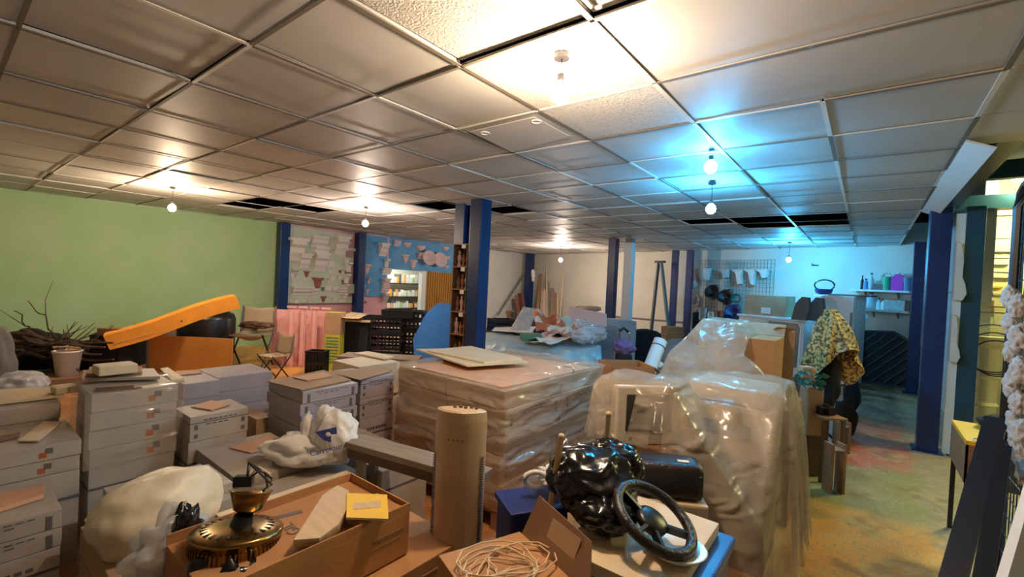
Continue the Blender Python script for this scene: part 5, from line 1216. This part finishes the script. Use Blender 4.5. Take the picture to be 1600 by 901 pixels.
paper_sheet('pale sheet flat on the left of the covered table', [(768, 520), (830, 524), (838, 513), (775, 513)], zt + .015, 'paper', .01)
paper_sheet('pale crumpled sheet hanging over the front of the covered table', [(822, 532), (862, 545), (905, 528), (868, 520)], zt + .03, 'paper', .04, 4)
paper_sheet('second pale sheet spread under the orange poster', [(850, 528), (910, 535), (915, 522), (870, 518)], zt + .05, 'plaster_pink', .05, 9)
q = onz(826, 530, zt + .05); g = B(); g.lohi((-.13, -.10, 0), (.13, .10, .10), bev=.01); tag(g.build('olive_box', 'verdigris', None, (q.x, q.y + .05, zt + .03), YAW + .3), 'flat olive green box at the front of the covered table', 'box')
paper_sheet('crumpled orange and white poster leaning up on the covered table', [(838, 528, 6.1), (905, 528, 6.2), (893, 508, 6.6), (832, 496, 6.5)], 0, 'orange_print', .10, 5, 'crumpled_poster', 'poster', True)
for k, (px, py, d, s) in enumerate([(905, 510, 6.6, .16), (925, 520, 6.3, .17), (912, 525, 6.1, .14)]):
    q = at(px, py, d); g = B(); g.blob((0, 0, 0), (s * 1.2, s, s * .7), 4, .2, 2.5, 40 + k, sharp=.3); tag(g.build('crumpled_bag', 'clear_bag', None, q, 0, smooth=True), ['left', 'right', 'lower'][k] + ' crumpled clear plastic heap at the right end of the covered table', 'plastic bag')
q0 = [at(885, 504, 7.4), at(948, 512, 7.2), at(948, 492, 7.4), at(890, 480, 7.7)]; c_ = sum(q0, Vector()) / 4; g = B(); g.slab([p - c_ for p in q0], .03); tag(g.build('pale_board', 'plaster_pink', None, c_), 'pale pinkish board leaning behind the covered table', 'board')
q = at(920, 482, 7.7); g = B(); g.blob((0, 0, 0), (.20, .1, .05), 3, .2, 2, 2); tag(g.build('orange_rag', 'salmon_board', None, q, YAW, smooth=True), 'orange rag on top of the pale pinkish board', 'rag')
q = at(930, 530, 7.3); g = B(); g.lohi((-.35, -.25, 0), (.35, .25, .95), bev=.03); tag(g.build('grey_covered_box', 'grey_dark_sheet', None, (q.x, q.y, 0), YAW), 'tall grey covered box behind the slim blue post', 'box')
q = at(962, 530, 8.2); g = B(); g.lohi((-.30, -.25, 0), (.30, .25, 1.0), bev=.03); tag(g.build('grey_covered_box', 'grey_sheet', None, (q.x, q.y, 0), YAW), 'second grey box farther back beside the white post', 'box')
q = at(1000, 535, 8.6); g = B(); g.blob((0, 0, .4), (.5, .4, .42), 4, .1, 2, 8); tag(g.build('dark_heap', 'black_cloth', None, (q.x + .15, q.y, 0), 0, smooth=True), 'dark covered heap right of the white post', 'heap')
# trolley with purple bag
q = at(973, 545, 5.6); t = thing('folding_trolley', 'folding trolley with two curved handles and a purple bag', 'trolley', (q.x, q.y, 0), YAW)
for s in (-1, 1):
    g = B(); g.tube([(s * .09, 0, .02), (s * .09, 0, .80), (s * .07, .0, 1.02), (s * .02, .0, 1.07)], .010, 8); g.build('handle_tube', 'chrome', t)
g = B(); g.tube([(-.06, 0, 1.04), (0, 0, 1.085), (.06, 0, 1.04)], .018, 8); g.build('grip', 'black_plastic', t)
g = B(); g.box((0, -.08, .03), (.24, .2, .02)); g.build('foot_plate', 'black_steel', t)
g = B(); g.blob((0, -.06, .0), (.13, .10, .10), 4, .15); tag(g.build('purple_bag', 'purple_cloth', None, (q.x, q.y, .86), YAW, smooth=True), 'crumpled purple bag on the folding trolley', 'bag')
g = B(); g.lohi((-.1, -.12, .05), (.1, -.02, .78), bev=.03); tag(g.build('dark_parcel', 'black_cloth', None, (q.x, q.y, 0), YAW), 'dark parcel under the purple bag', 'parcel')
a, c_ = at(1010, 590, 5.0), at(1032, 532, 5.2); g = B(); z_ = (c_ - a).normalized(); f = (a.z - .03) / z_.z; a2 = a - z_ * f; g.tube([V(0, 0, 0), c_ - a2], .075, 20); tag(g.build('paper_roll', 'white_plastic', None, a2, 0, smooth=False), 'thick white roll tied with cord leaning by the open brown box', 'roll')
mid = a2.lerp(c_, .93); 
g = B(); g.tube([V(.078 * math.cos(a_), .078 * math.sin(a_), 0) for a_ in [2 * PI * j / 20 for j in range(20)]], .005, 6, True); o = g.build('cord', 'black_plastic', None, mid); o.rotation_euler = z_.to_track_quat('Z', 'Y').to_euler(); tag(o, 'dark cord round the thick white roll', 'cord')
q = at(1062, 560, 6.3); g = B(); g.lathe([(.30, 0), (.32, .6), (.30, .72), (.22, .84), (.1, .90), (.01, .91)], seg=28); tag(g.build('domed_drum', 'grey_dark_sheet', None, (q.x, q.y, 0), 0, smooth=True), 'grey drum with a domed lid behind the plastic sheet', 'drum')
q = at(1048, 580, 5.3); g = B(); g.lohi((-.28, -.2, 0), (.28, .2, .66), bev=.01); tag(g.build('low_chest', 'wood_grey', None, (q.x, q.y, 0), YAW), 'low chest with oddments left of the plastic sheet', 'chest')
for k, (dx, m, s, lab) in enumerate([(-.18, 'white_plastic', .08, 'white packet on the low chest'), (.0, 'foliage', .07, 'dark green packet on the low chest'), (.16, 'blue_plastic', .08, 'blue packet on the low chest')]):
    v_ = Matrix.Rotation(YAW, 3, 'Z') @ V(dx, 0, 0); g = B(); g.blob((0, 0, s * .6), (s, s, s * .7), 3, .15, 2, k, flat=s * .55); tag(g.build('packet', m, None, (q.x + v_.x, q.y + v_.y, .655), 0, smooth=True), lab, 'packet')
# stepladder-like trestle (grey A frame)
q = onback(1033, 500, .8); t = thing('a_frame_trestle', 'grey A-frame trestle standing left of the two thin posts', 'trestle', (q.x, q.y, 0), BANG)
zt_ = at(1037, 412, 12.3).z
for s in (-1, 1):
    for y in (-.2, .2):
        if y < 0: g = B(); g.bar((s * .0 - .05 + s * .12, y, 0), (.02 + s * .05, y, zt_), .10, .04) if s < 0 else g.bar((.48, y, 0), (.05, y, zt_), .10, .04); g.build('leg', 'grey_steel', t)
g = B(); g.box((.02, -.2, zt_), (.26, .1, .05)); g.build('top_cap', 'black_steel', t)
for k in range(2):
    q = at(1048, 530, 7.0 + k * .4); 
q = at(1050, 535, 7.1); 
for k in range(4):
    g = B(); g.lohi((-.14, -.1, 0), (.14, .1, .05), bev=.004); tag(g.build('brick_block', 'wood_mid', None, (q.x, q.y, .80 + k * .052), YAW + .1 * k), ['lowest', 'second', 'third', 'top'][k] + ' brown block of the pile behind the white roll', 'block', 'brown blocks behind the white roll')
g = B(); g.lohi((-.2, -.15, 0), (.2, .15, .80)); tag(g.build('dark_pedestal', 'wood_dark', None, (q.x, q.y, 0), YAW), 'dark pedestal under the pile of brown blocks', 'pedestal')

# ------------------------------------------------------------------ left side near the green wall
# dark tub, drum, orange foam, board
q = at(325, 505, 7.6)
t = thing('water_butt', 'big dark barrel under the raised end of the orange mattress', 'barrel', (q.x, q.y, 0), 0)
zb_ = at(325, 486, 7.6).z
g = B(); g.lathe([(.30, 0), (.38, .06), (.40, .5), (.40, zb_ - .12), (.37, zb_ - .04), (.30, zb_ - .02)], seg=32); g.build('body', 'black_plastic', t, smooth=True)
g = B(); g.lathe([(.31, 0), (.31, .02), (.1, .03)], (0, 0, zb_ - .02), 28); g.build('lid', 'black_plastic', t)
q = at(262, 530, 7.5); g = B(); g.lohi((-.42, -.2, 0), (.42, .2, .62), bev=.03); tag(g.build('dark_cabinet', 'black_cloth', None, (q.x, q.y, 0), YAW), 'dark cabinet behind the orange brown board', 'cabinet')
q = at(205, 565, 7.2); g = B(); g.lohi((-.2, -.25, 0), (.2, .25, .5), bev=.02); tag(g.build('dark_cabinet', 'black_cloth', None, (q.x, q.y, 0), YAW), 'lower dark cabinet at the foot of the orange mattress', 'cabinet')
bl, br = at(233, 578, 6.4), at(362, 578, 6.4); zt2 = at(298, 526, 6.4).z
t = thing('orange_board', 'plain orange brown board standing on edge below the orange mattress', 'board', ((bl.x + br.x) / 2, (bl.y + br.y) / 2, 0), math.atan2(br.y - bl.y, br.x - bl.x)); hw = (br - bl).length / 2
g = B(); g.lohi((-hw, -.012, 0), (hw, .012, zt2)); g.build('panel', 'orange_board', t)
g = B(); g.lohi((-hw - .03, -.02, 0), (-hw, .02, zt2 + .05)); g.lohi((-hw - .03, .04, 0), (-hw, .5, zt2 + .05)); g.build('end_frame', 'wood_grey', t)
a, c_ = at(168, 532, 6.0), at(369, 470, 6.9); d = c_ - a; L_ = d.length
t = thing('foam_mattress', 'long bent orange foam mattress slanting across the dark barrel', 'mattress', a); t.rotation_mode = 'QUATERNION'
xx = d.normalized(); yy = V(0, 0, 1).cross(xx).normalized(); zz = xx.cross(yy); t.rotation_quaternion = Matrix((xx, yy, zz)).transposed().to_quaternion()
def foam(side):
    g = B(); n_ = 24; rings = []
    for k in range(n_ + 1):
        x = L_ * k / n_; z = -.02 * math.sin(2 * PI * k / n_) ; w_ = .10
        rings.append([g.bm.verts.new((x, y, z + zz_)) for y, zz_ in ((-.22, -w_), (.20, -w_), (.20, w_), (-.22, w_))])
    for A, D in zip(rings, rings[1:]):
        for j in range(4): g.bm.faces.new((A[j], A[(j + 1) % 4], D[(j + 1) % 4], D[j]))
    g.bm.faces.new(rings[0][::-1]); g.bm.faces.new(rings[-1]); return g
foam(0).build('foam', 'orange_foam', t)
g = B(); g.box((L_ * .18, -.222, -.05), (L_ * .30, .004, .006), ry=.03); g.build('seam', 'salmon_board', t)
g = B(); g.cyl((L_ * .53, -.225, -.02), (L_ * .53, -.218, -.02), .012); g.build('puncture', 'wood_dark', t)
# canvas chairs
def canvas_chair(px, py, d, rz, label, s=1.0):
    q = at(px, py, d); t = thing('canvas_chair', label, 'folding chair', (q.x, q.y, 0), YAW + rz); t.scale = (s,) * 3
    for k in (-1, 1):
        g = B(); g.cyl((k * .26, -.22, 0), (k * .26, .22, .55), .014, seg=8); g.build('leg', 'black_steel', t); g = B(); g.cyl((k * .26, .22, 0), (k * .26, -.22, .55), .014, seg=8); g.build('leg', 'black_steel', t)
        g = B(); g.cyl((k * .26, .2, .5), (k * .26, .26, .98), .014, seg=8); g.build('back_post', 'chrome', t)
    g = B(); g.sheet(lambda u, v: V(-.25 + .5 * u, -.22 + .44 * v, .53 - .10 * math.sin(PI * u) * math.sin(PI * v)), 12, 12); g.build('seat', 'tan_cloth', t, smooth=True, solid=.01)
    g = B(); g.sheet(lambda u, v: V(-.26 + .52 * u, .24 + .05 * v - .05 * math.sin(PI * u), .55 + .40 * v + .01 * math.sin(u * 9)), 12, 8); g.build('backrest', 'tan_cloth', t, smooth=True, solid=.012)
canvas_chair(392, 545, 7.4, .1, 'tan canvas folding chair right of the dark barrel')
canvas_chair(428, 575, 6.6, -.5, 'smaller tan canvas folding chair beside the pink strips', .68)
q = at(400, 508, 7.3); g = B(); g.blob((0, 0, 0), (.26, .12, .06), 4, .2, 3, 3); tag(g.build('dark_rag', 'wood_dark', None, (q.x, q.y, q.z), YAW, smooth=True), 'dark brown cloth heap on top of the canvas chair', 'cloth')
# branches
rr = random.Random(12)
for k in range(26):
    x0, y0 = rr.uniform(-15, 60), rr.uniform(512, 560); x1, y1 = rr.uniform(110, 180), rr.uniform(532, 562); d0, d1 = rr.uniform(5.6, 6.4), rr.uniform(5.6, 6.4)
    if k == 0: x0, y0, x1, y1, d0, d1 = 88, 528, 44, 470, 6.2, 6.5
    if k == 1: x0, y0, x1, y1, d0, d1 = 60, 525, 22, 485, 6.3, 6.6
    if k == 2: x0, y0, x1, y1, d0, d1 = 125, 580, 72, 542, 5.6, 5.8
    a, c_ = at(x0, y0, d0), at(x1, y1, d1); n_ = 9; pts = []
    for j in range(n_):
        f = j / (n_ - 1); p = a.lerp(c_, f) + V(noise.noise(V(k, f * 3, 0)), noise.noise(V(k, f * 3, 5)), noise.noise(V(k, f * 3, 9))) * .16 * math.sin(PI * f); pts.append(p - a)
    g = B(); r0 = .026 if k > 2 else .012; g.tube(pts, [r0 * (1 - .6 * j / n_) for j in range(n_)], 6)
    j = 4; tw_ = (pts[5] - pts[3]).normalized(); side = V(rr.uniform(-1, 1), rr.uniform(-1, 1), rr.uniform(.2, 1)).normalized(); g.tube([pts[4], pts[4] + (tw_ + side * .6) * .22, pts[4] + (tw_ + side) * .40], [r0 * .5, r0 * .35, r0 * .15], 5)
    lab = 'bare dark branch in the heap before the green wall'
    if k == 0: lab = 'thin upright twig rising highest in front of the green wall'
    if k == 1: lab = 'thin upright twig left of the tallest one'
    if k == 2: lab = 'forked pale branch lowest in front of the heap'
    tag(g.build('branch', 'bark', None, a), lab, 'branch', 'heap of dark branches' if k > 2 else None)
for k, (px, py, d, sx, hh) in enumerate([(50, 560, 6.5, .45, .60), (125, 570, 6.4, .4, .48), (-40, 560, 5.2, .3, .60)]):
    q = at(px, py, d); g = B(); g.blob((0, 0, hh * .48), (sx, .3, hh * .5), 4, .10, 2.2, 50 + k, flat=hh * .45, sharp=.15)
    tag(g.build('dark_heap', 'black_cloth', None, (q.x, q.y, 0), YAW, smooth=True), ['dark heap under the middle of the branches', 'dark heap under the tips of the branches', 'dark heap behind the grey sack at the left edge'][k], 'heap')
q = at(-4, 575, 5.2); g = B(); g.blob((0, 0, .38), (.12, .15, .40), 4, .1, 2, 3, flat=.4); tag(g.build('grey_sack', 'grey_cloth', None, (q.x, q.y, 0), 0, smooth=True), 'grey sack at the left edge of the branches', 'sack')
q = at(32, 605, 4.9); g = B(); g.blob((0, 0, .19), (.25, .2, .19), 4, .12, 2, 13, flat=.18, sharp=.2); tag(g.build('plastic_bundle', 'clear_bag', None, (q.x, q.y, 0), YAW, smooth=True), 'low bundle in clear plastic behind the left cartons', 'bundle')
q = at(104, 600, 5.6); t = thing('paint_bucket', 'white bucket full of scraps behind the strapped stack', 'bucket', (q.x, q.y, .18), 0); t.scale = (.85, .85, .85)
g = B(); g.lathe([(.12, 0), (.16, .34), (.17, .34), (.17, .36), (.15, .36), (.12, .05)], seg=28); g.build('pail', 'white_plastic', t, smooth=True)
for k in range(7): g = B(); an = k * .9; g.box((.08 * math.cos(an), .08 * math.sin(an), .36 + .01 * k), (.14, .05, .02), rz=an, rx=.4); g.build('scrap', 'card_pale' if k % 2 else 'wood_mid', t)
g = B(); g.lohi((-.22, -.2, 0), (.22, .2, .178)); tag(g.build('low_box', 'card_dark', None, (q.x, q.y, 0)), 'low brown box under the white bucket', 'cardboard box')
q = at(178, 548, 6.2); g = B(); g.lohi((-.17, -.08, 0), (.13, .08, .08), bev=.004); tag(g.build('wooden_offcut', 'wood_mid', None, (q.x, q.y, .62), YAW), 'wooden block at the tips of the branches', 'wooden block')
g = B(); g.lohi((-.2, -.15, 0), (.2, .15, .618)); tag(g.build('dark_cabinet', 'black_cloth', None, (q.x, q.y, 0), YAW), 'dark stand under the wooden block by the branches', 'stand')

# yellow box, dark cabinet, black crates, blue tarp
q = at(521, 575, 7.55); zt3 = at(521, 487, 7.55).z; g = B(); g.lohi((-.125, -.1, 0), (.125, .1, zt3), bev=.005); t = thing('tall_box', 'tall yellow green cardboard box standing right of the pink strips', 'cardboard box', (q.x, q.y, 0), YAW)
g.build('body', 'yellowgreen_card', t); g = B(); g.lohi((-.127, -.102, zt3 * .62), (.127, .102, zt3 - .005)); g.build('pale_top_band', 'card_pale', t)
g = B(); [g.box((0, -.1035, zt3 * .56 - k * .05), (.2, .003, .018)) for k in range(9)]; g.build('print_lines', 'verdigris', t)
q = at(558, 550, 7.9); zt4 = at(555, 498, 7.9).z; t = thing('low_desk', 'dark desk with a pale sheet on top beside the tall yellow green box', 'desk', (q.x, q.y, 0), YAW)
g = B(); g.lohi((-.24, -.2, zt4 - .03), (.26, .2, zt4)); g.build('top', 'wood_pale', t)
g = B(); g.lohi((-.2, -.16, 0), (.22, .18, zt4 - .03), bev=.005); g.build('carcass', 'black_cloth', t)
q = at(542, 500, 7.7); paper_sheet('pale crumpled sheet on the dark desk by the yellow green box', [(530, 500), (560, 502), (575, 494), (548, 490)], zt4 + .01, 'cream_board', .02, 3)
q = at(495, 578, 7.1); crate('plastic_crate', 'small black bin in front of the pink strips', (q.x, q.y, 0), YAW, .26, .2, .36)
GC = 'black crates stacked behind the cartons'
for k, (px, zb, w_, h_, lab) in enumerate([(600, .02, .62, .28, 'lowest black crate of the left pile'), (600, .31, .62, .28, 'middle black crate of the left pile'), (600, .60, .62, .26, 'upper black crate of the left pile'), (622, .87, .5, .12, 'shallow black crate topmost on the left pile')]):
    q = at(px, 520, 8.0); crate('plastic_crate', lab, (q.x, q.y, zb - (.02 if k == 0 else 0)), YAW + .1, w_, .4, h_, group=GC)
for k in range(3):
    q = at(646, 520, 8.2); crate('plastic_crate', ['lowest', 'middle', 'top'][k] + ' black crate of the right pile beside the blue tarpaulin', (q.x, q.y, k * .33), YAW, .36, .4, .31, group=GC)
q = at(683, 520, 8.3); zt5 = at(683, 477, 8.3).z
t = thing('blue_tarpaulin', 'bright blue tarpaulin over a slanting frame left of the central posts', 'tarpaulin', (q.x, q.y, 0), YAW)
g = B(); Pk = [(-.34, .02), (.46, .02), (.46, zt5), (.0, zt5 + .04), (-.22, zt5 - .22), (-.34, .5)]; 
g.prism(Pk, -.35, .35); bmesh.ops.subdivide_edges(g.bm, edges=g.bm.edges[:], cuts=3, use_grid_fill=True)
for v in g.bm.verts: v.co += V(noise.noise(v.co * 3), noise.noise(v.co * 3 + V(5, 0, 0)), noise.noise(v.co * 3 + V(0, 5, 0)) if v.co.z > .1 else 0) * .03
g.build('tarp', 'blue_tarp', t)
q = at(590, 562, 6.5); g = B(); g.lohi((-.5, -.2, 0), (.6, .2, .44)); tag(g.build('grey_crate_box', 'wood_grey', None, (q.x, q.y, 0), YAW), 'low greyish box behind the cream topped carton', 'box')

# ------------------------------------------------------------------ right side
# orange topped desk
c0, c1 = onz(1487, 655, .76), onz(1533, 692, .76)
t = thing('brown_desk', 'brown desk with a yellow orange top edge by the yellow room', 'desk', (c0.x, c1.y, 0))
dx_, dy_ = .60, c0.y - c1.y
g = B(); g.lohi((0, 0, .735), (dx_, dy_, .76)); g.build('desktop', 'yellow_edge', t)
g = B(); g.lohi((.0, 0, .50), (.012, dy_, .735)); g.lohi((.0, 0, .50), (dx_, .012, .735)); g.build('apron', 'wood_mid', t)
for x in (.02, dx_ - .03):
    for y in (.03, dy_ - .03): g = B(); g.cyl((x, y, 0), (x, y, .735), .014); g.build('leg', 'black_steel', t)
q = onz(1545, 668, .76); g = B(); g.blob((0, 0, .03), (.11, .16, .07), 4, .1, 2, 5, flat=.03); tag(g.build('black_hat', 'black_cloth', None, (q.x + .06, q.y, .76), 0, smooth=True), 'black cloth hat lying on the brown desk', 'hat')
q = onz(1528, 690, .76); g = B(); g.tube([(.05 * math.cos(a_) * 1.0, .0 + .06 * math.sin(a_) * 1, 0 + .0) for a_ in [2 * PI * j / 24 for j in range(24)]], .004, 6, True); tag(g.build('white_cable', 'white_plastic', None, (q.x + .03, q.y + .02, .765)), 'loop of white cable on the brown desk', 'cable')
# yellow wall samples
Yw = 8.0
def yw(px, py, off=.0): return ony(px, py, Yw - off)
for k, (px, py, w_, h_, m, lab) in enumerate([(1556, 331, .34, .10, 'plaster', 'top moulding sample on the yellow wall'), (1554, 382, .34, .18, 'plaster_grey', 'grey trough sample on the yellow wall'), (1552, 407, .26, .10, 'plaster', 'small striped sample on the yellow wall'), (1550, 428, .34, .09, 'plaster', 'long striped sample low on the yellow wall')]):
    p = yw(px, py); g = B(); g.lohi((-w_ / 2, -.05, -h_ / 2), (w_ / 2, 0, h_ / 2), bev=.004); g.lohi((-w_ / 2 - .02, -.07, h_ / 2 - .02), (w_ / 2 + .02, 0, h_ / 2)); g.lohi((-w_ / 2, -.06, -h_ / 2), (w_ / 2, 0, -h_ / 2 + .02)); tag(g.build('moulding_sample', m, None, p), lab, 'moulding')
for k, px in enumerate((1546, 1557)):
    p = yw(px, 450); g = B(); g.lathe([(.045, 0), (.05, .01), (.045, .02)], seg=16, sy=.5); tag(g.build('round_rosette', 'yellow_edge', None, (p.x, p.y - .02, p.z)), ['left', 'right'][k] + ' small orange rosette on the yellow wall', 'rosette')
p = yw(1542, 459); g = B(); g.lohi((-.4, -.03, -.01), (.4, 0, .01)); tag(g.build('thin_rail', 'wood_pale', None, p), 'thin rail across the yellow wall under the rosettes', 'rail')
p = yw(1530, 481); g = B(); g.lohi((-.12, -.03, -.1), (.12, 0, .1)); tag(g.build('dark_picture', 'wood_mid', None, p), 'dark brown square panel low on the yellow wall', 'panel')
p = yw(1532, 463); g = B(); g.prism([(-.1, 0), (-.03, .05), (.1, .06), (.1, 0)], -.03, 0); tag(g.build('green_scrap', 'foliage', None, p), 'dark green scrap above the brown panel on the yellow wall', 'scrap')
t = thing('plaster_column', 'pale ringed plaster column standing in the yellow lit room', 'column', (ony(1540, 560, 7.0).x, 7.0, 0))
g = B(); g.lathe([(.16, 0), (.16, .06), (.11, .10), (.10, .5), (.12, .52), (.10, .55), (.10, .8), (.12, .82), (.10, .85), (.11, 1.12), (.17, 1.18), (.18, 1.25)], seg=28); g.build('shaft', 'yellow_wall', t, smooth=False)
q = t.location; t = thing('hanging_hoops', 'large dark wire hoops hanging before the plaster column', 'hoops', (q.x - .02, q.y - .4, 1.15))
for k in range(3): g = B(); r_ = .24 - .03 * k; g.tube([(r_ * math.cos(a_) + .02 * k, .02 * k, -.05 * k + r_ * math.sin(a_)) for a_ in [2 * PI * j / 36 for j in range(36)]], .007, 6, True); g.build('hoop', 'black_steel', t)
g = B(); g.tube([(-.25, .05, .42), (.35, .05, .42)], .008, 6); g.tube([(-.25, .05, .36), (.35, .05, .36)], .006, 6); g.build('wall_hanger_rail', 'brass', t)
g = B(); g.tube([(0, 0, .24), (0, .05, .42)], .005, 6); g.build('hook', 'brass', t)
# small wheel at foot of the post
q = onz(1478, 690, .06); t = thing('small_wheel', 'small grey wheel lying by the foot of the near post', 'wheel', (q.x + .17, q.y - .08, .08)); g = B(); g.tube([(.055 * math.cos(a_), 0, .055 * math.sin(a_)) for a_ in [2 * PI * j / 24 for j in range(24)]], .024, 8, True); g.build('tyre', 'grey_ink', t); g = B(); g.cyl((0, -.03, 0), (0, .03, 0), .03); g.build('hub', 'white_plastic', t)
# wire mesh rack with casts, right edge
fa, fb = at(1590, 292, 2.6), at(1582, 500, 2.6)
rx = fb.x - .0; ry = fb.y
t = thing('mesh_rack', 'dark framed wire mesh rack at the right edge of the view', 'rack', (rx, ry, 0), 0)
g = B(); zt6 = fa.z
pts = [(0, 0, .02), (0, 0, zt6 - .12), (.004, -.03, zt6 - .04), (.01, -.10, zt6), (.02, -.9, zt6), (.02, -.98, zt6 - .08), (.02, -1.0, zt6 - .2), (.02, -1.0, .02)]
g.tube(pts, .028, 10); g.build('frame', 'black_steel', t)
g = B()
for k in range(20): g.cyl((.006, -.01, .1 + k * (zt6 - .2) / 19), (.012, -1.0, .1 + k * (zt6 - .2) / 19), .003, seg=6)
g.build('horizontal_wires', 'teal_steel', t)
g = B()
for k in range(16): g.cyl((.01, -.03 - k * .062, .05), (.01, -.03 - k * .062, zt6 - .03), .003, seg=6)
g.build('vertical_wires', 'teal_steel', t)
rr = random.Random(21)
for k, (px, py, d, s) in enumerate([(1573, 465, 2.5, .055), (1592, 480, 2.35, .06), (1571, 505, 2.45, .06), (1590, 530, 2.3, .07), (1570, 548, 2.4, .06), (1593, 585, 2.25, .075), (1572, 600, 2.35, .07), (1585, 630, 2.25, .06), (1568, 655, 2.3, .06), (1588, 680, 2.2, .07), (1572, 705, 2.2, .055), (1590, 735, 2.1, .06)]):
    q = at(px, py, d); g = B(); g.blob((0, 0, 0), (s * .6, s, s * 1.15), 4, .12, 2.6, 60 + k, sharp=.35)
    tag(g.build('grey_cast', 'plaster_grey', None, (rx - .045, q.y, q.z), 0, smooth=True), 'rough grey cast, number-free, on the mesh rack'.replace(', number-free,', ' ' + ['topmost at its left edge', 'topmost at its right', 'second down at its left edge', 'second down at its right', 'third down at its left edge', 'third down at its right', 'fourth down at its left edge', 'fourth down at its right', 'fifth down at its left edge', 'fifth down at its right', 'lowest at its left edge', 'lowest at its right'][k] + ', hanging'), 'plaster cast', 'rough grey casts on the mesh rack')
# black steel bars leaning
GB = 'black steel bars leaning by the mesh rack'
for k, (x0, y0, d0, x1, y1, d1, w_) in enumerate([(1490, 901, 1.95, 1556, 655, 2.35, .085), (1528, 901, 1.8, 1566, 690, 2.2, .03), (1545, 901, 1.7, 1574, 700, 2.1, .03)]):
    a, c_ = at(x0, y0, d0), at(x1, y1, d1); dd = (a - c_).normalized(); f = (c_.z - .02) / -dd.z; b0 = c_ + dd * f
    lean('steel_bar', ['wide black steel bar, leftmost of those leaning by the mesh rack', 'middle thin black bar leaning by the mesh rack', 'rightmost thin black bar leaning by the mesh rack'][k], 'steel bar', b0, c_, w_, .03, 'black_steel', GB)
a, c_ = at(1600, 765, 1.25), at(1560, 901, 1.25); 
g = B(); q0 = [at(1600, 755, 1.3), at(1556, 901, 1.2), at(1640, 990, 1.15), at(1680, 740, 1.25)]; cc = sum(q0, Vector()) / 4; g.slab([p - cc for p in q0], .03); tag(g.build('white_lean_board', 'white_panel', None, cc), 'plain white board at the lower right corner', 'board')
